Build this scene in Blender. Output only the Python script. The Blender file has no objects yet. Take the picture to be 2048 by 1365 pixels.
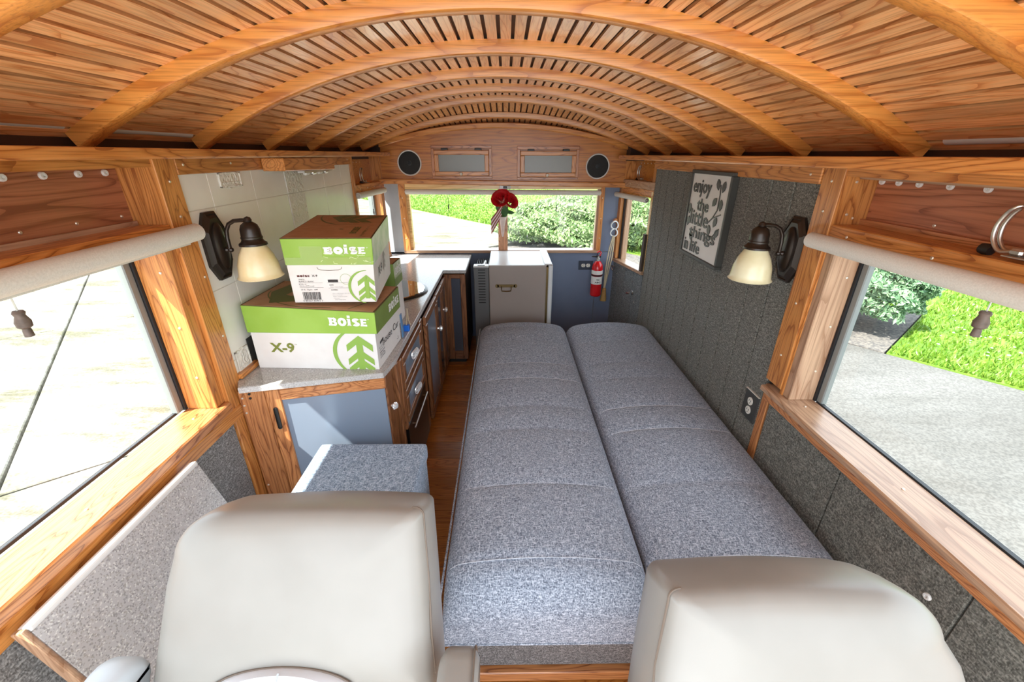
import bpy, bmesh, math, random
import numpy as np
from mathutils import Vector, Matrix
random.seed(7); np.random.seed(7)
PI = math.pi
SC = bpy.context.scene
COL = SC.collection

# ------------------------------------------------------------------ camera
cam_d = bpy.data.cameras.new('camera'); cam = bpy.data.objects.new('camera', cam_d); COL.objects.link(cam)
cam_d.sensor_width = 36.0; cam_d.lens = 837.0/2048*36; cam_d.clip_start = 0.02; cam_d.clip_end = 300
p, y, r = math.radians(24.03), math.radians(0.784), math.radians(0.09)
fw = Vector((math.sin(y)*math.cos(p), math.cos(y)*math.cos(p), -math.sin(p)))
rt = Vector((math.cos(y), -math.sin(y), 0)); up = rt.cross(fw)
rt, up = rt*math.cos(r)+up*math.sin(r), up*math.cos(r)-rt*math.sin(r)
M = Matrix((rt, up, -fw)).transposed().to_4x4(); M.translation = Vector((0, 0, 1.5))
cam.matrix_world = M
SC.camera = cam
# ------------------------------------------------------------------ light
SC.view_settings.view_transform = 'Standard'; SC.view_settings.look = 'None'
SC.view_settings.gamma = 1; SC.view_settings.use_curve_mapping = False
SC.view_settings.exposure = 0.62
W = bpy.data.worlds.new('world'); SC.world = W; W.use_nodes = True
wn = W.node_tree.nodes; wl = W.node_tree.links
bg = wn['Background']; bg.inputs['Strength'].default_value = 2.8
bg.inputs['Color'].default_value = (0.80, 0.90, 1.0, 1)          # bright hazy sky
sun_d = bpy.data.lights.new('sun', 'SUN'); sun = bpy.data.objects.new('sun', sun_d); COL.objects.link(sun)
sun_d.energy = 13.0; sun_d.angle = math.radians(0.8); sun_d.color = (1.0, 0.95, 0.86)
sun.rotation_euler = Vector((1.0, 0.72, -1.66)).to_track_quat('-Z', 'Y').to_euler()
# added fill lamp, low and tilted up to the ceiling, standing in for windscreen daylight
al = bpy.data.lights.new('front_fill', 'AREA'); alo = bpy.data.objects.new('front_fill', al); COL.objects.link(alo)
al.shape = 'RECTANGLE'; al.size = 3.2; al.size_y = 2.0; al.energy = 42; al.color = (0.95, 0.975, 1.0)
alo.location = (0, -2.4, 0.45); alo.rotation_euler = Vector((0, 1, 0.45)).to_track_quat('-Z', 'Y').to_euler()

# ------------------------------------------------------------------ helpers
class MB:
    def __init__(s, xf=None): s.bm = bmesh.new(); s.xf = xf
    def v(s, co): return s.bm.verts.new(co)
    def f(s, vs):
        try: return s.bm.faces.new(vs)
        except ValueError: return None
    def hexa(s, P, bev=0.0, seg=1):
        b = bmesh.new(); vs = [b.verts.new(q) for q in P]
        for idx in ((3,2,1,0),(4,5,6,7),(0,1,5,4),(1,2,6,5),(2,3,7,6),(3,0,4,7)): b.faces.new([vs[i] for i in idx])
        bmesh.ops.recalc_face_normals(b, faces=b.faces)
        if bev > 0: bmesh.ops.bevel(b, geom=list(b.edges), offset=bev, segments=seg, profile=0.6, affect='EDGES')
        s.add(b); return s
    def box(s, x0, x1, y0, y1, z0, z1, bev=0.0, seg=1):
        return s.hexa([(x0,y0,z0),(x1,y0,z0),(x1,y1,z0),(x0,y1,z0),(x0,y0,z1),(x1,y0,z1),(x1,y1,z1),(x0,y1,z1)], bev, seg)
    def add(s, b):
        me = bpy.data.meshes.new('t'); b.to_mesh(me); b.free(); s.bm.from_mesh(me); bpy.data.meshes.remove(me)
    def prism(s, pts, ext, bev=0.0, seg=1):
        b = bmesh.new(); e = Vector(ext); A = [b.verts.new(q) for q in pts]; B = [b.verts.new(Vector(q)+e) for q in pts]; n = len(pts)
        b.faces.new(A); b.faces.new(B[::-1])
        for i in range(n): b.faces.new((A[i], B[i], B[(i+1)%n], A[(i+1)%n]))
        bmesh.ops.recalc_face_normals(b, faces=b.faces)
        if bev > 0: bmesh.ops.bevel(b, geom=list(b.edges), offset=bev, segments=seg, profile=0.6, affect='EDGES')
        s.add(b); return s
    def rings(s, R, closed=True, cap0=True, cap1=True):
        V = [[s.v(q) for q in ring] for ring in R]; n = len(R[0])
        for a, b in zip(V, V[1:]):
            for i in range(n if closed else n-1): s.f((a[i], a[(i+1)%n], b[(i+1)%n], b[i]))
        if cap0: s.f(V[0][::-1])
        if cap1: s.f(V[-1])
        return s
    def tube(s, path, rad, seg=8, closed=False, flat=1.0):
        P = [Vector(q) for q in path]; n = len(P); R = []; prev = None
        for i, q in enumerate(P):
            t = ((P[(i+1)%n]-P[i-1]) if closed else (P[min(i+1,n-1)]-P[max(i-1,0)])).normalized()
            if prev is None:
                a = Vector((0,0,1)) if abs(t.z) < 0.9 else Vector((1,0,0)); u = (a - t*a.dot(t)).normalized()
            else: u = (prev - t*prev.dot(t)).normalized()
            prev = u; w = t.cross(u); rr = rad[i] if isinstance(rad, (list, tuple)) else rad
            R.append([q + u*rr*math.cos(k*2*PI/seg) + w*rr*flat*math.sin(k*2*PI/seg) for k in range(seg)])
        if closed: R.append(R[0]); s.rings(R, True, False, False)
        else: s.rings(R)
        return s
    def lathe(s, prof, o=(0,0,0), axis=(0,0,1), seg=20, caps=True, sx=1.0):
        o = Vector(o); a = Vector(axis).normalized(); h = Vector((1,0,0)) if abs(a.x) < 0.9 else Vector((0,1,0))
        u = (h - a*h.dot(a)).normalized(); w = a.cross(u)
        R = [[o + a*z + (u*math.cos(k*2*PI/seg)*sx + w*math.sin(k*2*PI/seg))*max(rr, 1e-4) for k in range(seg)] for rr, z in prof]
        return s.rings(R, True, caps, caps)
    def poly(s, pts): s.f([s.v(q) for q in pts]); return s
    def build(s, name, mat, parent=None, smooth=False, kind=None, label=None):
        bm = s.bm
        bmesh.ops.remove_doubles(bm, verts=bm.verts, dist=1e-6)
        bmesh.ops.recalc_face_normals(bm, faces=bm.faces)
        if s.xf is not None: bm.transform(s.xf)
        me = bpy.data.meshes.new(name); bm.to_mesh(me); bm.free()
        me.materials.append(mat)
        if smooth:
            me.polygons.foreach_set('use_smooth', [True]*len(me.polygons))
            try: me.set_sharp_from_angle(angle=math.radians(38))
            except Exception: pass
        return link(name, me, parent, kind, label)

def link(name, me, parent=None, kind=None, label=None):
    o = bpy.data.objects.new(name, me); COL.objects.link(o)
    if parent is not None:
        o.parent = parent
        o.matrix_parent_inverse = Matrix.Translation(root_of(parent)).inverted()
    if kind: o['kind'] = kind
    if label: o['label'] = label
    return o
def root_of(o):
    while o.parent is not None: o = o.parent
    return o.location.copy() if o.type == 'EMPTY' else Vector((0,0,0))
def sub(name, mb, mat, parent, **k):      # sub-part: parent is a mesh that sits at its thing's frame
    o = mb.build(name, mat, None, **k); o.parent = parent; return o
def thing(name, label, cat, loc=(0,0,0), group=None):
    o = bpy.data.objects.new(name, None); COL.objects.link(o); o.location = loc; o.empty_display_size = 0.05
    o['label'] = label; o['category'] = cat
    if group: o['group'] = group
    return o
def tag(o, label, cat, group=None):
    o['label'] = label; o['category'] = cat
    if group: o['group'] = group
    return o
def struct(name):
    o = bpy.data.objects.new(name, None); COL.objects.link(o); o['kind'] = 'structure'; return o
def frame(o, xdir, ydir):
    o = Vector(o); x = Vector(xdir).normalized(); z = Vector((0,0,1)); yv = Vector(ydir).normalized()
    return Matrix(((x.x, yv.x, z.x, o.x), (x.y, yv.y, z.y, o.y), (x.z, yv.z, z.z, o.z), (0,0,0,1)))

# ------------------------------------------------------------------ materials
def nt(name):
    m = bpy.data.materials.new(name); m.use_nodes = True
    return m, m.node_tree.nodes, m.node_tree.links, m.node_tree.nodes['Principled BSDF']
def simple(name, c, rough=0.5, metal=0.0, spec=0.5, **k):
    m, n, l, b = nt(name); b.inputs['Base Color'].default_value = (*c, 1); b.inputs['Roughness'].default_value = rough
    b.inputs['Metallic'].default_value = metal; b.inputs['Specular IOR Level'].default_value = spec
    for kk, vv in k.items(): b.inputs[kk.replace('_', ' ')].default_value = vv
    return m
def N(n, t, **k):
    o = n.new(t)
    for a, v in k.items():
        if hasattr(o, a): setattr(o, a, v)
        else: o.inputs[a].default_value = v
    return o
def ramp(n, stops, interp='LINEAR'):
    o = n.new('ShaderNodeValToRGB'); cr = o.color_ramp; cr.interpolation = interp
    while len(cr.elements) < len(stops): cr.elements.new(0.5)
    for e, (q, c) in zip(cr.elements, stops): e.position = q; e.color = (*c, 1) if len(c) == 3 else c
    return o
def wood(name, light, mid, dark, axis='y', scale=9.0, rough=0.35, rings=7.0, coat=0.3, vary=0.25):
    m, n, l, b = nt(name)
    tc = n.new('ShaderNodeTexCoord'); oi = n.new('ShaderNodeObjectInfo')
    rv = N(n, 'ShaderNodeVectorMath', operation='MULTIPLY_ADD'); rv.inputs[1].default_value = (37.0, 23.0, 51.0)
    l.new(oi.outputs['Random'], rv.inputs[0]); l.new(tc.outputs['Object'], rv.inputs[2])
    def mp(s, along):
        q = n.new('ShaderNodeMapping'); sc = [s, s, s]; sc['xyz'.index(axis)] = s*along
        q.inputs['Scale'].default_value = sc; l.new(rv.outputs[0], q.inputs['Vector']); return q
    a = mp(scale, 0.11)
    n1 = N(n, 'ShaderNodeTexNoise'); n1.inputs['Scale'].default_value = 1.0; n1.inputs['Detail'].default_value = 2.0; n1.inputs['Roughness'].default_value = 0.35
    l.new(a.outputs[0], n1.inputs['Vector'])
    mul = N(n, 'ShaderNodeMath', operation='MULTIPLY'); mul.inputs[1].default_value = rings*3.6; l.new(n1.outputs['Fac'], mul.inputs[0])
    fr = N(n, 'ShaderNodeMath', operation='FRACT'); l.new(mul.outputs[0], fr.inputs[0])
    fine = mp(scale*20, 0.025)
    n2 = N(n, 'ShaderNodeTexNoise'); n2.inputs['Scale'].default_value = 1.0; n2.inputs['Detail'].default_value = 3; l.new(fine.outputs[0], n2.inputs['Vector'])
    ad = N(n, 'ShaderNodeMath', operation='MULTIPLY_ADD'); ad.inputs[1].default_value = 0.7; ad.inputs[2].default_value = -0.35; l.new(n2.outputs['Fac'], ad.inputs[0])
    fa = N(n, 'ShaderNodeMath', operation='ADD'); l.new(fr.outputs[0], fa.inputs[0]); l.new(ad.outputs[0], fa.inputs[1])
    rp = ramp(n, [(0.02, mid), (0.30, light), (0.66, light), (0.86, mid), (0.97, dark)]); l.new(fa.outputs[0], rp.inputs[0])
    r2 = ramp(n, [(0.34, (0.62,0.56,0.50)), (0.52, (1,1,1)), (0.8, (1.10,1.08,1.04))]); l.new(n2.outputs['Fac'], r2.inputs[0])
    mx = N(n, 'ShaderNodeMix', data_type='RGBA', blend_type='MULTIPLY'); mx.inputs['Factor'].default_value = 0.7
    l.new(rp.outputs[0], mx.inputs[6]); l.new(r2.outputs[0], mx.inputs[7])
    hv = n.new('ShaderNodeHueSaturation')
    vm = N(n, 'ShaderNodeMapRange'); vm.inputs['To Min'].default_value = 1-vary; vm.inputs['To Max'].default_value = 1+vary
    l.new(oi.outputs['Random'], vm.inputs['Value']); l.new(vm.outputs[0], hv.inputs['Value']); l.new(mx.outputs[2], hv.inputs['Color'])
    l.new(hv.outputs[0], b.inputs['Base Color'])
    b.inputs['Roughness'].default_value = rough; b.inputs['Coat Weight'].default_value = coat; b.inputs['Coat Roughness'].default_value = 0.18
    bp = n.new('ShaderNodeBump'); bp.inputs['Strength'].default_value = 0.12; bp.inputs['Distance'].default_value = 0.002
    l.new(n2.outputs['Fac'], bp.inputs['Height']); l.new(bp.outputs[0], b.inputs['Normal'])
    return m
def woods(name, *a, **k): return {ax: wood(name+'_'+ax, *a, axis=ax, **k) for ax in 'xyz'}
OAK = woods('oak', (0.68,0.285,0.075), (0.56,0.21,0.046), (0.33,0.10,0.02), rings=5, scale=12, vary=0.10)
SLAT = wood('oak_slat', (0.95,0.51,0.225), (0.91,0.43,0.165), (0.66,0.25,0.08), axis='y', scale=15, rings=3.2, rough=0.33, coat=1.0, vary=0.16)
RIB = wood('oak_rib', (0.72,0.30,0.065), (0.64,0.24,0.045), (0.48,0.155,0.024), axis='x', scale=16, rings=1.8, rough=0.36, vary=0.06)
BULK = wood('oak_bulkhead', (0.60,0.225,0.036), (0.53,0.18,0.027), (0.37,0.108,0.015), axis='x', scale=9, rings=4.5, rough=0.4, vary=0.02)
PLY = wood('oak_plywood', (0.48,0.18,0.085), (0.39,0.132,0.058), (0.25,0.078,0.034), axis='y', scale=8, rings=5, rough=0.45, coat=0.15, vary=0.05)
CAB = woods('cabinet_oak', (0.30,0.125,0.05), (0.21,0.08,0.032), (0.10,0.035,0.014), rings=6, scale=14, vary=0.08)
CABL = woods('cabinet_oak_light', (0.60,0.25,0.09), (0.47,0.175,0.058), (0.24,0.075,0.024), rings=6, scale=14, vary=0.06)
SILLW = woods('sill_oak', (0.50,0.31,0.19), (0.43,0.25,0.15), (0.32,0.17,0.09), rings=4, scale=10, vary=0.03)
PLANK = wood('floor_plank', (0.60,0.225,0.045), (0.50,0.17,0.03), (0.34,0.10,0.018), axis='x', scale=16, rings=5, rough=0.28, coat=0.5, vary=0.2)
DARKW = simple('dark_brown_board', (0.045,0.016,0.008), 0.6)
GAPW = simple('roof_skin', (0.15,0.08,0.045), 0.7)

def weave(name, ca, cb, cc, s=420.0, bump=0.25, rough=0.9, blotch=0.0):
    m, n, l, b = nt(name); tc = n.new('ShaderNodeTexCoord')
    def no(sc, det=1.0):
        q = n.new('ShaderNodeMapping'); q.inputs['Scale'].default_value = sc; l.new(tc.outputs['Object'], q.inputs['Vector'])
        t = n.new('ShaderNodeTexNoise'); t.inputs['Scale'].default_value = 1; t.inputs['Detail'].default_value = det; l.new(q.outputs[0], t.inputs['Vector']); return t
    a = no((s, s*0.16, s*0.5)); c = no((s*0.16, s, s*0.5)); d = no((s*0.6, s*0.6, s*0.6), 2)
    mxx = N(n, 'ShaderNodeMath', operation='MAXIMUM'); l.new(a.outputs['Fac'], mxx.inputs[0]); l.new(c.outputs['Fac'], mxx.inputs[1])
    av = N(n, 'ShaderNodeMath', operation='MULTIPLY_ADD'); av.inputs[1].default_value = 0.55; l.new(mxx.outputs[0], av.inputs[0])
    hf = N(n, 'ShaderNodeMath', operation='MULTIPLY'); hf.inputs[1].default_value = 0.45; l.new(d.outputs['Fac'], hf.inputs[0]); l.new(hf.outputs[0], av.inputs[2])
    rp = ramp(n, [(0.40, ca), (0.53, cb), (0.66, cc)]); l.new(av.outputs[0], rp.inputs[0])
    l.new(rp.outputs[0], b.inputs['Base Color']); b.inputs['Roughness'].default_value = rough; b.inputs['Specular IOR Level'].default_value = 0.15
    b.inputs['Sheen Weight'].default_value = 0.15
    bp = n.new('ShaderNodeBump'); bp.inputs['Strength'].default_value = bump; bp.inputs['Distance'].default_value = 0.002
    l.new(av.outputs[0], bp.inputs['Height']); l.new(bp.outputs[0], b.inputs['Normal'])
    return m
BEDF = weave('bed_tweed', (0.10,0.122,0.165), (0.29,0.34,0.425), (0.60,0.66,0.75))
SKIRTF = weave('skirt_tweed_shaded', (0.06,0.058,0.06), (0.15,0.145,0.145), (0.33,0.32,0.32))  # brown-grey tweed, shade below the cushions put into its colour
OTTF = weave('ottoman_tweed', (0.10,0.14,0.21), (0.27,0.36,0.48), (0.54,0.63,0.75))
WALLF = weave('wall_tweed', (0.062,0.061,0.050), (0.145,0.141,0.12), (0.29,0.28,0.24), s=330, bump=0.35)
LEFTF = weave('left_tweed', (0.10,0.095,0.088), (0.22,0.21,0.20), (0.42,0.405,0.385), s=330, bump=0.35)
DOORF = weave('door_tweed', (0.06,0.07,0.075), (0.15,0.165,0.17), (0.30,0.31,0.31), s=330, bump=0.35)
def noisy(name, c1, c2, scale=40, rough=0.6, bump=0.0, detail=3, spec=0.4, lo=0.35, hi=0.65, vscale=None):
    m, n, l, b = nt(name); tc = n.new('ShaderNodeTexCoord'); t = n.new('ShaderNodeTexNoise')
    q = n.new('ShaderNodeMapping'); q.inputs['Scale'].default_value = vscale or (1,1,1); l.new(tc.outputs['Object'], q.inputs['Vector'])
    t.inputs['Scale'].default_value = scale; t.inputs['Detail'].default_value = detail; l.new(q.outputs[0], t.inputs['Vector'])
    rp = ramp(n, [(lo, c1), (hi, c2)]); l.new(t.outputs['Fac'], rp.inputs[0]); l.new(rp.outputs[0], b.inputs['Base Color'])
    b.inputs['Roughness'].default_value = rough; b.inputs['Specular IOR Level'].default_value = spec
    if bump:
        bp = n.new('ShaderNodeBump'); bp.inputs['Strength'].default_value = bump; bp.inputs['Distance'].default_value = 0.003
        l.new(t.outputs['Fac'], bp.inputs['Height']); l.new(bp.outputs[0], b.inputs['Normal'])
    return m
def speckle(name, base, flecks, scale=260, rough=0.3):
    m, n, l, b = nt(name); tc = n.new('ShaderNodeTexCoord'); v = n.new('ShaderNodeTexVoronoi'); v.inputs['Scale'].default_value = scale
    l.new(tc.outputs['Object'], v.inputs['Vector']); sp = n.new('ShaderNodeSeparateColor'); l.new(v.outputs['Color'], sp.inputs[0])
    rp = ramp(n, [(0.0, base), (0.62, base), (0.66, flecks[0]), (0.80, flecks[1]), (0.90, flecks[2])], 'CONSTANT'); l.new(sp.outputs[0], rp.inputs[0])
    l.new(rp.outputs[0], b.inputs['Base Color']); b.inputs['Roughness'].default_value = rough; return m
LAM = speckle('speckled_laminate', (0.56,0.535,0.52), ((0.36,0.34,0.33), (0.74,0.72,0.68), (0.44,0.41,0.37)), 330, 0.35)
LAME = speckle('laminate_edge', (0.50,0.48,0.46), ((0.34,0.32,0.30), (0.62,0.60,0.57), (0.44,0.41,0.38)), 420, 0.4)
WHITEEDGE = simple('white_edge_band', (0.82,0.80,0.76), 0.4)
COUNTER = speckle('counter_laminate', (0.46,0.45,0.44), ((0.30,0.29,0.28), (0.66,0.65,0.63), (0.40,0.38,0.36)), 420, 0.13)
TILE = noisy('cream_tile', (0.86,0.83,0.74), (0.91,0.885,0.80), 7, 0.22, 0.05)
GROUT = simple('tile_grout', (0.70,0.66,0.56), 0.8)
def reliefmat():
    m, n, l, b = nt('embossed_tile'); tc = n.new('ShaderNodeTexCoord'); w = n.new('ShaderNodeTexWave')
    w.inputs['Scale'].default_value = 16; w.inputs['Distortion'].default_value = 9; w.inputs['Detail'].default_value = 1; w.inputs['Detail Scale'].default_value = 2.5
    l.new(tc.outputs['Object'], w.inputs['Vector']); b.inputs['Base Color'].default_value = (0.82,0.785,0.69,1); b.inputs['Roughness'].default_value = 0.35
    bp = n.new('ShaderNodeBump'); bp.inputs['Strength'].default_value = 0.6; bp.inputs['Distance'].default_value = 0.004
    l.new(w.outputs['Fac'], bp.inputs['Height']); l.new(bp.outputs[0], b.inputs['Normal']); return m
RELIEF = reliefmat()
BLUEG = noisy('blue_grey_paint', (0.165,0.205,0.30), (0.185,0.225,0.32), 5, 0.4, 0.0)
CORNERG = noisy('corner_grey_paint', (0.30,0.345,0.38), (0.34,0.385,0.42), 6, 0.45)
FROST = simple('frosted_panel', (0.22,0.27,0.345), 0.22, spec=0.9)
FROSTG = simple('frosted_grey_glass', (0.22,0.225,0.20), 0.3, spec=0.6)
DARKGL = simple('dark_glass_panel', (0.065,0.075,0.10), 0.16, spec=0.7)
BLACK = simple('black_plastic', (0.012,0.012,0.012), 0.4); BLACKG = simple('black_gloss', (0.006,0.006,0.006), 0.28, spec=0.3)
GRILL = noisy('speaker_mesh', (0.008,0.008,0.008), (0.03,0.03,0.028), 900, 0.6, 0.3, 0)
BRONZE = simple('oil_rubbed_bronze', (0.028,0.019,0.014), 0.32, 0.35, 0.6)
CHROME = simple('chrome', (0.75,0.74,0.72), 0.18, 1.0); STEEL = simple('brushed_steel', (0.62,0.60,0.56), 0.35, 1.0)
BRASS = simple('old_bronze', (0.20,0.135,0.055), 0.38, 0.8)
SCREW = simple('screw_metal', (0.80,0.72,0.60), 0.3, 0.7); SCREWW = simple('white_screw_cap', (0.82,0.80,0.76), 0.4)
CRYSTAL = simple('crystal', (0.86,0.87,0.88), 0.06, 0.35, 0.9)
LINEN = noisy('shade_cloth', (0.66,0.64,0.58), (0.74,0.72,0.66), 300, 0.8, 0.1)
AMBERGL = noisy('amber_glass', (0.78,0.63,0.34), (0.86,0.75,0.49), 18, 0.22, 0.0, 3, 0.6, 0.3, 0.7)
PALEGL = noisy('pale_cream_glass', (0.72,0.68,0.42), (0.82,0.79,0.55), 18, 0.22, 0.0, 3, 0.6, 0.3, 0.7)
VINYL = noisy('taupe_vinyl', (0.275,0.258,0.23), (0.295,0.278,0.25), 9, 0.34, 0.0, 2, 0.5)
VINYLD = simple('vinyl_seam', (0.16,0.12,0.09), 0.6); VINYLB = noisy('blue_grey_vinyl', (0.50,0.55,0.58), (0.55,0.60,0.63), 9, 0.35)
LUMB = simple('lumbar_vinyl', (0.60,0.60,0.62), 0.4)
CARD = noisy('cardboard', (0.42,0.225,0.115), (0.47,0.26,0.14), 30, 0.75); CARDE = simple('cardboard_edge', (0.12,0.08,0.03), 0.8)
BOXW = noisy('box_white', (0.74,0.71,0.68), (0.79,0.77,0.74), 12, 0.5); GREEN = noisy('box_green', (0.27,0.46,0.055), (0.31,0.51,0.08), 10, 0.38)
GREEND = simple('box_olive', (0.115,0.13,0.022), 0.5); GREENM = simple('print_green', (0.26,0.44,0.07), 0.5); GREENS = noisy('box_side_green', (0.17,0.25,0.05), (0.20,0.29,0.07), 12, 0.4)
INKO = simple('print_olive', (0.19,0.22,0.035), 0.5); INKB = simple('print_black', (0.03,0.025,0.025), 0.6); INKW = simple('print_white', (0.86,0.86,0.82), 0.5); INKR = simple('print_maroon', (0.12,0.03,0.025), 0.6)
TAPE = simple('packing_tape', (0.50,0.66,0.22), 0.12, spec=0.8)
RED = simple('extinguisher_red', (0.62,0.008,0.012), 0.2, spec=0.6); ROSE = noisy('rose_petal', (0.45,0.002,0.006), (0.62,0.008,0.014), 30, 0.6)
LEAFD = simple('rose_leaf', (0.035,0.11,0.02), 0.5); ROPE = noisy('rope', (0.50,0.42,0.28), (0.62,0.54,0.38), 400, 0.8, 0.4); TASS = noisy('tassel', (0.38,0.22,0.07), (0.50,0.31,0.11), 300, 0.8, 0.4)
FRBEIGE = noisy('fridge_beige', (0.34,0.285,0.25), (0.365,0.31,0.272), 3, 0.4); FRGREY = simple('fridge_grey', (0.125,0.125,0.122), 0.4); FRWHITE = simple('fridge_white', (0.74,0.77,0.77), 0.3)
SILVER = noisy('silver_plate', (0.74,0.725,0.68), (0.82,0.805,0.76), 6, 0.5, 0.0, 2); PEWTER = simple('dark_pewter', (0.07,0.07,0.063), 0.45, 0.3)
BLUEP = simple('blue_plastic', (0.01,0.14,0.62), 0.35); CREAM = simple('cream_plastic', (0.80,0.77,0.68), 0.4); NAVY = simple('outlet_plate', (0.035,0.045,0.07), 0.4); GREYPL = simple('dark_outlet_plate', (0.05,0.05,0.047), 0.5)
PIPE = simple('grey_foam', (0.60,0.61,0.56), 0.7); YELW = wood('yellow_pine', (0.80,0.55,0.24), (0.74,0.48,0.19), (0.6,0.36,0.12), axis='x', scale=8, rings=3)
FLAGW = simple('flag_white', (0.78,0.74,0.68), 0.7); FLAGR = simple('flag_red', (0.30,0.05,0.05), 0.7)
RUBBER = simple('window_rubber', (0.02,0.022,0.025), 0.5); ALU = simple('window_aluminium', (0.24,0.265,0.26), 0.4, 0.2)
def glass(name, tint=(0.97,0.985,0.98)):
    m, n, l, b = nt(name); n.remove(b); out = n['Material Output']
    t = n.new('ShaderNodeBsdfTransparent'); t.inputs[0].default_value = (*tint, 1); g = n.new('ShaderNodeBsdfGlossy'); g.inputs['Roughness'].default_value = 0.02
    mx = n.new('ShaderNodeMixShader'); lw = n.new('ShaderNodeLayerWeight'); lw.inputs['Blend'].default_value = 0.5
    pw = N(n, 'ShaderNodeMath', operation='POWER'); pw.inputs[1].default_value = 4.0; l.new(lw.outputs['Facing'], pw.inputs[0])
    ma = N(n, 'ShaderNodeMath', operation='MULTIPLY_ADD'); ma.inputs[1].default_value = 0.45; ma.inputs[2].default_value = 0.02; l.new(pw.outputs[0], ma.inputs[0])
    l.new(ma.outputs[0], mx.inputs[0]); l.new(t.outputs[0], mx.inputs[1]); l.new(g.outputs[0], mx.inputs[2]); l.new(mx.outputs[0], out.inputs['Surface']); return m
GLASS = glass('window_glass'); CLEAR = glass('clear_glass', (0.93,0.95,0.96))
def concrete(name, c1, c2, c3, sc=1.2):
    m, n, l, b = nt(name); tc = n.new('ShaderNodeTexCoord')
    a = n.new('ShaderNodeTexNoise'); a.inputs['Scale'].default_value = sc; a.inputs['Detail'].default_value = 8; a.inputs['Roughness'].default_value = 0.72
    q = n.new('ShaderNodeMapping'); q.inputs['Rotation'].default_value = (0,0,0.5); q.inputs['Scale'].default_value = (0.45,1.6,1); l.new(tc.outputs['Object'], q.inputs[0]); l.new(q.outputs[0], a.inputs['Vector'])
    f = n.new('ShaderNodeTexNoise'); f.inputs['Scale'].default_value = 55; f.inputs['Detail'].default_value = 3; l.new(tc.outputs['Object'], f.inputs['Vector'])
    rp = ramp(n, [(0.40, c1), (0.53, c2), (0.66, c3)]); l.new(a.outputs['Fac'], rp.inputs[0])
    r2 = ramp(n, [(0.38, (0.60,0.60,0.60)), (0.6, (1.08,1.08,1.08))]); l.new(f.outputs['Fac'], r2.inputs[0])
    mx = N(n, 'ShaderNodeMix', data_type='RGBA', blend_type='MULTIPLY'); mx.inputs['Factor'].default_value = 0.8; l.new(rp.outputs[0], mx.inputs[6]); l.new(r2.outputs[0], mx.inputs[7])
    l.new(mx.outputs[2], b.inputs['Base Color']); b.inputs['Roughness'].default_value = 0.9; return m
CONC = concrete('driveway_concrete', (0.10,0.092,0.055), (0.22,0.207,0.17), (0.31,0.298,0.275))
AGG = concrete('aggregate_walk', (0.078,0.075,0.069), (0.098,0.0955,0.090), (0.122,0.12,0.115), 0.6)
ASPH = noisy('asphalt', (0.10,0.115,0.14), (0.13,0.145,0.165), 20, 0.9)
GRASSG = noisy('lawn_ground', (0.0720,0.1494,0.0132), (0.1328,0.2214,0.0243), 2.2, 0.9, 0, 8)
MULCH = noisy('mulch', (0.06,0.057,0.057), (0.15,0.135,0.12), 30, 0.95, 0.5)
BARK = simple('shrub_stem', (0.16,0.11,0.07), 0.9)
def leafmat(name, c1, c2, trans=0.25):
    m, n, l, b = nt(name); g = n.new('ShaderNodeNewGeometry'); rp = ramp(n, [(0.0, c1), (1.0, c2)]); l.new(g.outputs['Random Per Island'], rp.inputs[0])
    l.new(rp.outputs[0], b.inputs['Base Color']); b.inputs['Roughness'].default_value = 0.45
    t = n.new('ShaderNodeBsdfTranslucent'); l.new(rp.outputs[0], t.inputs[0]); mx = n.new('ShaderNodeMixShader'); mx.inputs[0].default_value = trans
    l.new(b.outputs[0], mx.inputs[1]); l.new(t.outputs[0], mx.inputs[2]); l.new(mx.outputs[0], n['Material Output'].inputs['Surface']); return m
LEAF1 = leafmat('hedge_leaf', (0.1017,0.1970,0.0572), (0.3559,0.4576,0.2161)); LEAF2 = leafmat('shrub_leaf', (0.0738,0.1784,0.0861), (0.3075,0.4428,0.2583)); BLADE = leafmat('grass_blade', (0.0689,0.1779,0.0115), (0.1952,0.2985,0.0344), 0.3)
LEAF3 = leafmat('yellow_green_leaf', (0.1968,0.2583,0.0554), (0.4674,0.4920,0.1845))  # yellow-green leaves of the hedge behind the door window

# shared screw mesh
def screw_mesh(name, rr, mat):
    mb = MB(); mb.lathe([(0.0001,0.0),(rr,0.0),(rr,0.001),(rr*0.7,0.0024),(0.0001,0.0028)] if rr < 0.006 else [(0.0001,0.0015),(rr*.32,0.0015),(rr*.42,0.006),(rr*.85,0.006),(rr,0.003),(rr,0.0)], seg=12, caps=False)
    bm = mb.bm; bmesh.ops.recalc_face_normals(bm, faces=bm.faces); me = bpy.data.meshes.new(name); bm.to_mesh(me); bm.free(); me.materials.append(mat); return me
SCR = screw_mesh('screw', 0.0042, SCREW); SCRW = screw_mesh('screw_cap', 0.0085, SCREWW)
def screws(pts, nrm, parent, me=None, name='screw'):
    q = Vector(nrm).to_track_quat('Z', 'Y').to_matrix().to_4x4()
    for c in pts:
        o = bpy.data.objects.new(name, me or SCR); COL.objects.link(o); o.parent = parent
        base = Matrix.Translation(root_of(parent)).inverted()
        o.matrix_parent_inverse = base; o.matrix_basis = Matrix.Translation(Vector(c)) @ q

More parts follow.
